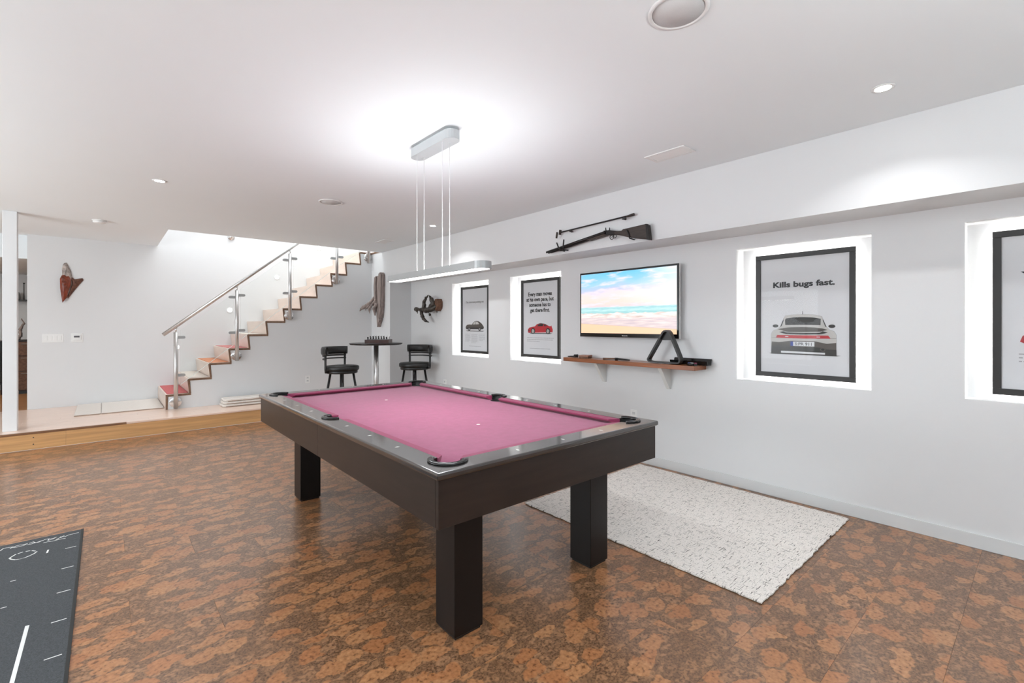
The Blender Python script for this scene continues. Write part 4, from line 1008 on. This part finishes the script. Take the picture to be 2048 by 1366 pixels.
part('handle', MB().tube([(GX+0.01, 3.216, 2.262), (GX+0.01, 3.224, 2.214)], 0.013, 10).tube([(GX-0.01, 3.242, 2.240), (GX-0.01, 3.252, 2.180)], 0.010, 10), M['gunwood'], rd)
for a, b in (((3.079, 2.237), (3.048, 2.219)), ((2.461, 2.252), (2.427, 2.237))):
    part('hook', MB().tube([(XU-0.001, a[0], a[1]-0.010), (GX-0.004, a[0], a[1]-0.012), (GX-0.010, b[0], b[1])], 0.006, 8).sphere((GX-0.010, b[0], b[1]), 0.011), M['blackmetal'], rd)

# ------------------------------------------------------------------ rug and practice mat
rb = MB()
rx0, rx1, ry0, ry1 = 2.314, 3.765, 0.880, 2.512
rnd = random.Random(5)
per = []
def run(a, b, n):
    for i in range(n):
        f = i/n; x = a[0]+(b[0]-a[0])*f; y_ = a[1]+(b[1]-a[1])*f
        per.append((x+rnd.uniform(-0.004, 0.004), y_+rnd.uniform(-0.004, 0.004)))
run((rx0, ry0), (rx1, ry0), 60); run((rx1, ry0), (rx1, ry1), 66); run((rx1, ry1), (rx0, ry1), 60); run((rx0, ry1), (rx0, ry0), 66)
rg = thing('area_rug', 'cream area rug with broken black thread pattern beside the pool table', 'rug', ((rx0+rx1)/2, (ry0+ry1)/2, 0))
part('pile', MB().prism(per, 'z', 0.004, 0.011), M['rug'], rg)
part('backing', MB().prism([(p[0]+0.001*(1 if p[0] < 3 else -1), p[1]) for p in per], 'z', 0.0005, 0.0045), M['rugedge'], rg)
pm = thing('practice_mat', 'charcoal grey putting mat with white lines at the lower left', 'mat', (-0.6, 2.7, 0))
part('surface', MB().box(-1.10, 0.9, 0.0005, -0.1155, 4.052, 0.006), M['matgrey'], pm)
part('edge_binding', MB().box(-0.1155, 0.9, 0.0005, -0.1035, 4.056, 0.0065), M['matedge'], pm)
wp = [MB()]
def stroke(pts, w, z=0.0062):
    for a, b in zip(pts[:-1], pts[1:]):
        a, b = Vector(a), Vector(b); d = (b-a)
        if d.length < 1e-5: continue
        d.normalize(); nn = Vector((-d.y, d.x))*w/2; a = a-d*w*0.3; b = b+d*w*0.3
        q = [a+nn, a-nn, b-nn, b+nn]
        wp[0].prism([tuple(v) for v in q], 'z', z-0.0002, z+0.0004)
strokes = [[(-0.457,3.968),(-0.448,3.998),(-0.429,3.997),(-0.407,3.99),(-0.417,3.972)],[(-0.406,3.977),(-0.396,3.996),(-0.379,3.996),(-0.357,3.993),(-0.35,3.995),(-0.363,3.975),(-0.382,3.972),(-0.401,3.973)],[(-0.348,3.974),(-0.331,3.971),(-0.316,3.982),(-0.326,4.003),(-0.341,3.991)],[(-0.316,3.978),(-0.3,3.976),(-0.287,3.993),(-0.298,3.987),(-0.312,3.978)],[(-0.286,3.989),(-0.273,4.002),(-0.258,3.998),(-0.261,3.971),(-0.242,3.976),(-0.225,3.999),(-0.237,3.992),(-0.26,3.991)],[(-0.278,3.945),(-0.261,3.947),(-0.24,3.941),(-0.224,3.943),(-0.203,3.946),(-0.184,3.942)],[(-0.225,3.952),(-0.209,3.976),(-0.191,3.998),(-0.205,3.973)],[(-0.208,3.988),(-0.184,3.976),(-0.172,3.991),(-0.126,3.996)]]
def flush(name, label=None):
    part(name, wp[0], M['whiteprint'], pm, label=label); wp[0] = MB()
for s in strokes: stroke(s, 0.0045)
flush('lettering', 'white script lettering along the mat end')
stroke([(-0.384,3.849),(-0.397,3.824),(-0.403,3.808),(-0.395,3.786),(-0.377,3.764),(-0.358,3.758),(-0.338,3.762),(-0.319,3.778),(-0.305,3.795),(-0.297,3.818)], 0.007)
for s in ([(-0.374,3.854),(-0.358,3.862)],[(-0.343,3.861),(-0.328,3.859)],[(-0.318,3.851),(-0.304,3.833)]): stroke(s, 0.006)
flush('face_mark', 'white curved mark')
stroke([(-0.249,3.802),(-0.251,3.759)], 0.008); flush('line')
for k in range(8):
    y_ = 3.76-0.2995*k
    stroke([(-0.1745-0.001*k, y_), (-0.1305, y_)], 0.005); flush('line'); stroke([(-0.362, y_), (-0.345, y_)], 0.005); flush('line')
stroke([(-0.2545, 2.90), (-0.262, 1.2)], 0.013)
flush('centre_line')

# ------------------------------------------------------------------ bar table, chess set, stools
BTX, BTY, BTZ = 2.965, 6.41, 1.05
bt = thing('bar_table', 'tall round bar table with dark top and steel column between the two stools', 'table', (BTX, BTY, 0))
part('tabletop', MB().lathe([(0.355, BTZ-0.024), (0.368, BTZ-0.016), (0.373, BTZ-0.006), (0.370, BTZ), (0.01, BTZ)], (BTX, BTY, 0), 56), M['tabletop'], bt)
part('column', MB().cyl((BTX, BTY, 0.02), 0.034, BTZ-0.044, 'z', 24), M['steel'], bt)
part('base', MB().lathe([(0.20, 0.0005), (0.20, 0.008), (0.16, 0.016), (0.05, 0.026), (0.036, 0.04)], (BTX, BTY, 0), 40), M['chrome'], bt)
cb_ = thing('chess_box', 'dark red-brown wooden chess box on the bar table', 'chess box', (BTX+0.015, BTY-0.055, BTZ), -0.62)
part('box', MB().bbox(-0.165, -0.165, 0, 0.165, 0.165, 0.052, 0.002), M['chesswood'], cb_, world=False)
part('board', MB().box(-0.150, -0.150, 0.052, 0.150, 0.150, 0.0545), M['silver'], cb_, world=False)
sq = MB()
for i in range(8):
    for j in range(8):
        if (i+j) % 2: sq.box(-0.148+0.037*i, -0.148+0.037*j, 0.0545, -0.148+0.037*(i+1), -0.148+0.037*(j+1), 0.0553)
part('squares', sq, M['tabletop'], cb_, world=False)
H_ = {'pawn': [(0.009, 0), (0.009, 0.003), (0.004, 0.008), (0.0035, 0.018), (0.006, 0.022), (0.006, 0.026), (0.002, 0.029)],
      'tall': [(0.011, 0), (0.011, 0.004), (0.005, 0.010), (0.004, 0.030), (0.008, 0.036), (0.006, 0.042), (0.003, 0.048)],
      'rook': [(0.010, 0), (0.010, 0.004), (0.006, 0.009), (0.005, 0.026), (0.009, 0.029), (0.009, 0.036), (0.004, 0.036)]}
ang = -0.62
def piece(i, j, kind, dark):
    lx, ly = -0.148+0.037*(i+0.5), -0.148+0.037*(j+0.5)
    key = (kind, dark)
    wx = BTX+0.015+lx*math.cos(ang)-ly*math.sin(ang); wy = BTY-0.055+lx*math.sin(ang)+ly*math.cos(ang)
    if key not in meshes: meshes[key] = MB().lathe(H_[kind], (0, 0, 0), 12).mesh('chess_piece', M['gunmetal'] if dark else M['silver'])
    o = bpy.data.objects.new('chess_piece', meshes[key]); COL.objects.link(o); o.location = (wx, wy, BTZ+0.0553); o.scale = (1.15, 1.15, 1.0)
    nm = {'pawn': 'pawn', 'tall': 'slender piece', 'rook': 'stout end piece'}[kind]
    rowt = {0: 'front row of the box', 1: 'second row of the box', 6: 'third occupied row', 7: 'back row of the box'}[j]
    ordt = ('first', 'second', 'third', 'fourth', 'fifth', 'sixth', 'seventh', 'eighth')[i]
    tag(o, 'tiny %s chess %s, %s, %s from left' % ('dark' if dark else 'silver', nm, rowt, ordt), 'chess piece', 'chess pieces on the box')
for i in range(8):
    piece(i, 1, 'pawn', True); piece(i, 6, 'pawn', False)
    k = 'rook' if i in (0, 7) else 'tall'
    piece(i, 0, k, True); piece(i, 7, k, False)

def stool(name_label, x, y_, az):
    t = thing('bar_stool', name_label, 'bar stool', (x, y_, 0), az, 'black bar stools')
    # local +X points from seat centre to the middle of the back
    R_ = 0.225
    part('seat', MB().lathe([(0.19, 0.676), (0.222, 0.680), (0.230, 0.696), (0.230, 0.728), (0.218, 0.741), (0.15, 0.747), (0.02, 0.749)], (0, 0, 0), 40), M['blackleather'], t, world=False)
    part('seat_ring', MB().lathe([(0.10, 0.640), (0.205, 0.640), (0.210, 0.646), (0.210, 0.688), (0.20, 0.690), (0.10, 0.690)], (0, 0, 0), 40), M['blackmetal'], t, world=False)
    def band(z0, z1, r, th, a, puff=0.0, n=24):
        vs = []; fs = []; m = 8
        for i in range(n+1):
            an = math.radians(-a+2*a*i/n)
            for k in range(m):
                q = 2*PI*(k+0.5)/m
                cx_ = max(-1, min(1, math.cos(q)*1.25)); cz2 = max(-1, min(1, math.sin(q)*1.25))
                rr_ = r+th/2*cx_; z = (z0+z1)/2+(z1-z0)/2*cz2
                vs.append((rr_*math.cos(an), rr_*math.sin(an), z))
        for i in range(n):
            for k in range(m): fs.append((i*m+k, i*m+(k+1)%m, (i+1)*m+(k+1)%m, (i+1)*m+k))
        fs.append(tuple(range(m))); fs.append(tuple(n*m+k for k in range(m-1, -1, -1)))
        return MB().add(vs, fs, 0, True)
    part('backrest', band(0.895, 1.005, 0.252, 0.045, 74), M['blackleather'], t, world=False)
    part('back_rail', band(0.868, 0.892, 0.250, 0.012, 70), M['blackmetal'], t, world=False)
    part('back_rail', band(0.828, 0.846, 0.250, 0.012, 70), M['blackmetal'], t, world=False)
    for s_ in (-1, 1):
        an = math.radians(66*s_); c_, s2 = math.cos(an), math.sin(an)
        part('back_post', MB().tube([(0.20*c_, 0.20*s2, 0.664), (0.250*c_, 0.250*s2, 0.664), (0.251*c_, 0.251*s2, 0.70), (0.252*c_, 0.252*s2, 0.93)], 0.015, 8), M['blackmetal'], t, world=False)
    part('swivel', MB().cyl((0, 0, 0.50), 0.022, 0.14, 'z', 18), M['blackmetal'], t, world=False)
    for k in range(4):
        an = PI/4+PI/2*k-az+0.35
        part('leg', MB().tube([(0.15*math.cos(an), 0.15*math.sin(an), 0.642), (0.255*math.cos(an), 0.255*math.sin(an), 0.0)], 0.016, 8), M['blackmetal'], t, world=False)
    part('foot_ring', MB().tube([(0.212*math.cos(2*PI*i/28), 0.212*math.sin(2*PI*i/28), 0.25) for i in range(29)], 0.010, 8, cap=False), M['blackmetal'], t, world=False)
    return t
stool('black leather bar stool left of the bar table, backrest turned to the stairs', 2.50, 6.50, 2.2)
stool('black leather bar stool right of the bar table, backrest against the right wall', 3.54, 6.32, 0.2)

# ------------------------------------------------------------------ torchieres added out of view to brighten the ceiling
for (lx, ly, pw, lb) in ((0.7, -1.3, 78, 'slim steel torchiere floor lamp straight behind the camera'), (-1.9, 0.9, 30, 'slim steel torchiere floor lamp left of the camera, outside the picture'), (-2.7, 3.2, 44, 'slim steel torchiere floor lamp far left between the windows and the grey mat')):
    t = thing('floor_lamp', lb, 'floor lamp', (lx, ly, 0), 0, 'torchiere floor lamps')
    part('base', MB().lathe([(0.15, 0.0005), (0.15, 0.012), (0.02, 0.025)], (lx, ly, 0), 32), M['steel'], t)
    part('pole', MB().cyl((lx, ly, 0.02), 0.012, 1.36, 'z', 14), M['steel'], t)
    part('bowl', MB().lathe([(0.02, 1.36), (0.12, 1.38), (0.19, 1.44), (0.195, 1.46), (0.185, 1.46), (0.11, 1.40), (0.02, 1.385)], (lx, ly, 0), 36), M['steel'], t)
    part('bulb', MB().cyl((lx, ly, 1.425), 0.10, 0.01, 'z', 24), M['glow_pend'], t)
    l = area('torchiere_lamp', (0, 0, 1.45), (PI, 0, 0), 0.28, 0.28, pw, (0.88, 0.955, 1.0), 'DISK'); l.parent = t

# ------------------------------------------------------------------ wall sculptures
# carved mask on bark
mk = thing('carved_mask', 'carved reddish wooden face on split bark hung on the white wall at left', 'wall sculpture', (-0.40, YB, 1.61))
def relief(outline, y_back, depth, cx, cz, nr=7, bumps=(), seed=0):
    """closed solid: outline in (x,z) shrinking towards a raised centre in front of the wall"""
    r_ = random.Random(seed); n = len(outline)
    # densify
    P = []
    for i in range(n):
        a, b = Vector(outline[i]), Vector(outline[(i+1) % n])
        for k in range(3): P.append(a.lerp(b, k/3))
    n = len(P); vs = []; fs = []
    for p in P: vs.append((p.x, y_back, p.y))
    for j in range(nr+1):
        f = 1-j/nr
        for p in P:
            q = Vector((cx, cz)).lerp(p, max(f, 0.02))
            h = depth*(1-f**2.6)*0.75+depth*0.25
            h += r_.uniform(-1, 1)*depth*0.07
            for bx, bz, br, bh in bumps:
                d2 = ((q.x-bx)**2+(q.y-bz)**2)/br**2
                h += bh*math.exp(-d2)
            vs.append((q.x, y_back-h, q.y))
    for j in range(nr+1):
        for i in range(n): fs.append((j*n+i, j*n+(i+1) % n, (j+1)*n+(i+1) % n, (j+1)*n+i))
    fs.append(tuple((nr+1)*n+i for i in range(n)))
    mb = MB().add(vs, fs, 0, True)
    return mb
part('bark_back', relief([(-0.423,2.164),(-0.402,2.168),(-0.39,2.137),(-0.362,2.068),(-0.347,1.977),(-0.345,1.865),(-0.375,1.748),(-0.392,1.69),(-0.44,1.64),(-0.46,1.8),(-0.468,1.852),(-0.466,1.955),(-0.446,2.003),(-0.449,2.08),(-0.437,2.146)], YB, 0.045, -0.41, 1.95, 6, seed=1), M['bark'], mk)
part('wing', relief([(-0.36,1.985),(-0.321,1.946),(-0.241,1.966),(-0.229,1.942),(-0.28,1.862),(-0.385,1.68),(-0.40,1.69),(-0.376,1.752),(-0.35,1.885)], YB, 0.035, -0.32, 1.90, 5, seed=2), M['darkwoodcarve'], mk)
face = [(-0.468,1.943),(-0.45,1.985),(-0.423,2.004),(-0.381,1.988),(-0.356,1.937),(-0.360,1.858),(-0.385,1.765),(-0.395,1.693),(-0.443,1.615),(-0.465,1.813)]
fb_ = [(-0.436,1.922,0.012,-0.010),(-0.398,1.922,0.012,-0.010),(-0.417,1.895,0.010,0.016),(-0.417,1.872,0.011,0.020),(-0.437,1.942,0.014,0.006),(-0.397,1.942,0.014,0.006),(-0.417,1.846,0.016,-0.006),(-0.417,1.832,0.014,0.007),(-0.440,1.88,0.014,0.006),(-0.394,1.88,0.014,0.006)]
part('face', relief(face, YB-0.03, 0.035, -0.415, 1.865, 14, fb_, seed=3), M['redwood'], mk)
# driftwood
dw = thing('driftwood', 'twisted grey driftwood slab hung on the narrow wall behind the bar table', 'wall sculpture', (XU, 7.3, 1.28))
b = MB()
def dtube(pts, rs, n=9, seed=0):
    r_ = random.Random(seed); P = [Vector(p) for p in pts]; Q = []; R2 = []
    for i in range(len(P)-1):
        for k in range(4):
            f = k/4; Q.append(P[i].lerp(P[i+1], f)+Vector([r_.uniform(-0.006, 0.006) for _ in range(3)])); R2.append(rs[i]+(rs[i+1]-rs[i])*f+r_.uniform(-0.003, 0.003))
    Q.append(P[-1]); R2.append(max(rs[-1], 0.002))
    return MB().tube(Q, R2, n)
X0_ = XU-0.05
def rough_slab(pts, x0, x1, seed):
    r_ = random.Random(seed); P = []
    for i in range(len(pts)):
        a, b = Vector(pts[i]), Vector(pts[(i+1) % len(pts)]); m_ = max(1, int((b-a).length/0.05))
        for k in range(m_): P.append(a.lerp(b, k/m_)+Vector((r_.uniform(-0.005, 0.005), r_.uniform(-0.005, 0.005))))
    return slab([tuple(p) for p in P], x0, x1, 0.006)
part('slab', rough_slab([(7.208,2.171),(7.172,2.141),(7.180,1.92),(7.184,1.732),(7.196,1.57),(7.232,1.43),(7.262,1.42),(7.255,1.60),(7.262,1.80),(7.258,2.0),(7.262,2.155)], XU-0.085, XU-0.004, 1), M['drift'], dw)
part('slab', rough_slab([(7.268,2.15),(7.256,2.0),(7.258,1.80),(7.25,1.60),(7.258,1.40),(7.331,1.278),(7.350,1.40),(7.372,1.56),(7.345,1.75),(7.350,1.95),(7.331,2.132),(7.30,2.10)], XU-0.070, XU-0.004, 2), M['drift'], dw)
part('slab', rough_slab([(7.340,2.12),(7.345,1.95),(7.34,1.78),(7.36,1.60),(7.419,1.56),(7.450,1.654),(7.406,1.796),(7.419,1.963),(7.394,2.105)], XU-0.095, XU-0.004, 3), M['drift'], dw)
for i, (pts, rs) in enumerate((([(X0_-0.02, 7.38, 1.80), (X0_-0.06, 7.43, 1.72), (X0_-0.10, 7.52, 1.65), (X0_-0.15, 7.60, 1.60), (X0_-0.19, 7.64, 1.545)], [0.026, 0.024, 0.026, 0.034, 0.004]),
                               ([(X0_-0.02, 7.36, 1.74), (X0_-0.07, 7.41, 1.65), (X0_-0.10, 7.46, 1.58), (X0_-0.10, 7.45, 1.50)], [0.024, 0.022, 0.024, 0.003]),
                               ([(X0_-0.05, 7.45, 1.69), (X0_-0.11, 7.53, 1.60), (X0_-0.13, 7.55, 1.555)], [0.016, 0.018, 0.003]),
                               ([(X0_-0.02, 7.33, 1.66), (X0_-0.06, 7.36, 1.58), (X0_-0.06, 7.32, 1.47)], [0.03, 0.028, 0.012]))):
    part('branch', dtube(pts, rs, 8, 10+i), M['drift'], dw)
# horn sculpture
hs = thing('horn_sculpture', 'dark curled horn wall sculpture on a brown block behind the right stool', 'wall sculpture', (XW, 6.1, 1.35))
HX = XW-0.14
part('backing', relief([(0, 0)]*3, 0, 0, 0, 0) if False else slab([(6.105,1.70),(6.054,1.705),(6.028,1.66),(6.026,1.60),(6.040,1.555),(6.082,1.52),(6.119,1.559)], XW-0.10, XW-0.0005, 0.008), M['brownwood'], hs)
part('hoop', dtube([(HX, 6.205, 1.765), (HX, 6.29, 1.725), (HX, 6.345, 1.657), (HX, 6.352, 1.58), (HX, 6.292, 1.525), (HX+0.02, 6.20, 1.55), (HX+0.03, 6.135, 1.639), (HX+0.02, 6.165, 1.71), (HX, 6.20, 1.76)], [0.005, 0.019, 0.027, 0.032, 0.035, 0.038, 0.041, 0.030, 0.005], 9, 21), M['horn'], hs)
part('body', dtube([(HX-0.03, 6.42, 1.55), (HX-0.02, 6.34, 1.545), (HX, 6.25, 1.53), (HX+0.04, 6.12, 1.57), (XW-0.06, 6.09, 1.60)], [0.024, 0.030, 0.041, 0.041, 0.041], 9, 22), M['horn'], hs)
part('head', dtube([(HX-0.03, 6.41, 1.555), (HX-0.04, 6.47, 1.555), (HX-0.04, 6.53, 1.56)], [0.016, 0.027, 0.035], 8, 23), M['horn'], hs)
part('tooth', dtube([(HX-0.04, 6.49, 1.56), (HX-0.04, 6.47, 1.487)], [0.030, 0.004], 8, 24), M['horn'], hs)
part('fang', dtube([(HX-0.02, 6.392, 1.53), (HX-0.02, 6.372, 1.46), (HX-0.02, 6.33, 1.41), (HX-0.01, 6.27, 1.372), (HX, 6.196, 1.350)], [0.027, 0.028, 0.026, 0.019, 0.004], 9, 25), M['horn'], hs)
part('ball', MB().tube([(HX+0.02, 6.25, 1.51), (HX+0.02, 6.215, 1.475)], 0.005, 6).sphere((HX+0.02, 6.205, 1.466), 0.020), M['horn'], hs)
part('spike', dtube([(HX+0.06, 6.09, 1.55), (HX+0.06, 6.07, 1.49)], [0.014, 0.003], 7, 26), M['horn'], hs)

# ------------------------------------------------------------------ switches, thermostat, outlets
sw = thing('switch_panel', 'wide white five-gang light switch plate on the white wall', 'light switch', (-0.538, YB, 1.13))
part('plate', MB().bbox(-0.643, YB-0.006, 1.073, -0.433, YB-0.0002, 1.190, 0.002), M['white'], sw)
for k in range(4):
    x = -0.608+0.0468*k
    part('rocker', MB().bbox(x-0.0165, YB-0.010, 1.098, x+0.0165, YB-0.006, 1.165, 0.0015), M['white'], sw)
th_ = thing('thermostat', 'small white thermostat with dark display right of the switch plate', 'thermostat', (-0.297, YB, 1.13))
part('plate', MB().bbox(-0.360, YB-0.008, 1.072, -0.236, YB-0.0002, 1.196, 0.003), M['white'], th_)
part('body', MB().bbox(-0.338, YB-0.020, 1.098, -0.258, YB-0.008, 1.176, 0.003), M['white'], th_)
part('display', MB().box(-0.328, YB-0.0212, 1.136, -0.270, YB-0.020, 1.160), M['lcd'], th_)
def outlet(axis, a, z, lb):
    loc = (XW, a, z) if axis == 'x' else (a, YW, z)
    t = thing('wall_outlet', lb, 'outlet', loc, 0, 'white wall outlets')
    def B(u0, z0, u1, z1, d0, d1, r=0.001):
        if axis == 'x': return MB().bbox(XW-d1, a+u0, z+z0, XW-d0, a+u1, z+z1, r)
        return MB().bbox(a+u0, YW-d1, z+z0, a+u1, YW-d0, z+z1, r)
    part('plate', B(-0.036, -0.058, 0.036, 0.058, 0.0002, 0.006, 0.002), M['white'], t)
    for s_ in (-1, 1):
        r_ = part('receptacle', B(-0.017, s_*0.024-0.014, 0.017, s_*0.024+0.014, 0.006, 0.0075), M['trim'], t)
        part('slot', B(-0.008, s_*0.024-0.002, -0.005, s_*0.024+0.008, 0.0072, 0.0082, 0.0002), M['slot'], r_)
        part('slot', B(0.005, s_*0.024-0.002, 0.008, s_*0.024+0.008, 0.0072, 0.0082, 0.0002), M['slot'], r_)
outlet('x', 2.636, 0.432, 'white wall outlet behind the right corner of the pool table')
outlet('x', 5.97, 0.430, 'white wall outlet low beside the right bar stool')
outlet('y', 2.413, 0.452, 'white wall outlet under the stairs beside the left bar stool')

# ------------------------------------------------------------------ mats on the platform
for a, b_, lb in ((-0.290, -0.042, 'short cream floor pad on the platform, left of the dark joint'), (-0.036, 0.598, 'long cream floor pad on the platform beside the lowest stair')):
    t = thing('floor_pad', lb, 'mat', ((a+b_)/2, 8.33, ZP), 0, 'flat cream pads on the platform')
    part('top', MB().bbox(a, 7.86, ZP+0.006, b_, 8.885, ZP+0.016, 0.003), M['pad'], t)
    part('backing', MB().bbox(a, 7.858, ZP+0.0005, b_, 8.886, ZP+0.006, 0.001), M['padedge'], t)
for k in range(3):
    z = ZP+0.0005+0.036*k
    t = thing('folded_pad', ('lowest of the three cream pads stacked on the platform', 'middle of the three cream pads stacked on the platform', 'topmost of the three cream pads stacked on the platform')[k], 'pad', (1.66, 7.53, z), 0, 'stack of cream pads')
    b = MB(); x0, x1, y0, y1 = 1.205+0.01*k, 2.10-0.01*k, 7.385, 7.655
    bm = bmesh.new(); bmesh.ops.create_cube(bm, size=1)
    for v in bm.verts: v.co = Vector(((x0+x1)/2+v.co.x*(x1-x0), (y0+y1)/2+v.co.y*(y1-y0), z+0.018+v.co.z*0.034))
    ve = [e for e in bm.edges if abs(e.verts[0].co.z-e.verts[1].co.z) > 0.01]
    bmesh.ops.bevel(bm, geom=ve, offset=0.045, segments=5, profile=0.5, affect='EDGES')
    he = [e for e in bm.edges if abs(e.verts[0].co.z-e.verts[1].co.z) < 0.001]
    bmesh.ops.bevel(bm, geom=he, offset=0.010, segments=3, profile=0.5, affect='EDGES')
    b.take(bm, 0, True); part('cover', b, M['pad'], t)
    part('binding', MB().prism([(x0+0.045-0.002, y0-0.0006), (x1-0.045, y0-0.0006), (x1-0.045, y0+0.01), (x0+0.043, y0+0.01)], 'z', z+0.004, z+0.011), M['padedge'], t)

# ------------------------------------------------------------------ back room, seen in a sliver beside the column
dr = thing('dresser', 'dark brown wooden dresser in the back room beyond the wall opening', 'dresser', (-0.6, 11.3, ZP))
dx0, dx1, dyf, dyb = -1.085, -0.15, 11.0, 11.45
part('body', MB().bbox(dx0, dyf+0.02, ZP+0.05, dx1, dyb, 1.045, 0.003), M['chesswood'], dr)
part('top', MB().bbox(dx0-0.01, dyf-0.005, 1.046, dx1+0.01, dyb, 1.07, 0.003), M['tabletop'], dr)
part('plinth', MB().box(dx0+0.02, dyf+0.04, ZP, dx1-0.02, dyb-0.01, ZP+0.05), M['matte_black'], dr)
for z0, z1 in ((0.25, 0.55), (0.56, 0.80), (0.81, 1.03)):
    d_ = part('drawer', MB().bbox(dx0+0.01, dyf, z0, dx1-0.01, dyf+0.02, z1, 0.003), M['brownwood'], dr)
    part('handle', MB().tube([(dx0+0.05, dyf-0.02, z1-0.03), (dx1-0.1, dyf-0.02, z1-0.03)], 0.006, 8), M['silver'], d_)
bs = solo('branch_sculpture', dtube([(-1.09, 11.2, 1.075), (-1.05, 11.2, 1.15), (-1.07, 11.2, 1.24), (-1.02, 11.2, 1.33), (-1.05, 11.2, 1.42)], [0.03, 0.02, 0.022, 0.014, 0.005], 8, 31), M['drift'],
          'gnarled brown branch sculpture standing on the dark dresser', 'sculpture')
shb = thing('floating_shelf', 'dark floating shelf on the white wall of the back room', 'shelf', (-0.8, 11.8, 1.72))
part('board', MB().bbox(-1.25, 11.72, 1.725, -0.5, 11.9, 1.752, 0.002), M['tabletop'], shb)
cs_ = thing('candlestick', 'thin dark candlestick standing on the floating shelf', 'candlestick', (-1.075, 11.8, 1.752))
part('stem', MB().tube([(-1.075, 11.8, 1.753), (-1.075, 11.8, 2.03)], 0.006, 8), M['blackmetal'], cs_)
part('cup', MB().lathe([(0.006, 0), (0.014, 0.008), (0.014, 0.02)], (-1.075, 11.8, 2.03), 12), M['blackmetal'], cs_)
solo('vase', MB().lathe([(0.025, 0), (0.03, 0.02), (0.026, 0.09), (0.012, 0.13)], (-1.145, 11.8, 1.7525), 16), M['candle'], 'small grey vase beside the candlestick on the shelf', 'vase')
sbd = thing('sideboard', 'black sideboard left of the white column in the back room', 'sideboard', (-1.6, 11.3, ZP))
part('body', MB().bbox(-2.2, 11.05, 0.35, -1.215, 11.45, 1.055, 0.004), M['matte_black'], sbd)
part('door', MB().bbox(-1.70, 11.035, 0.37, -1.225, 11.05, 1.04, 0.002), M['gloss_black'], sbd)
for x in (-2.17, -1.25):
    part('leg', MB().tube([(x, 11.1, ZP), (x, 11.1, 0.35)], 0.015, 8), M['blackmetal'], sbd)
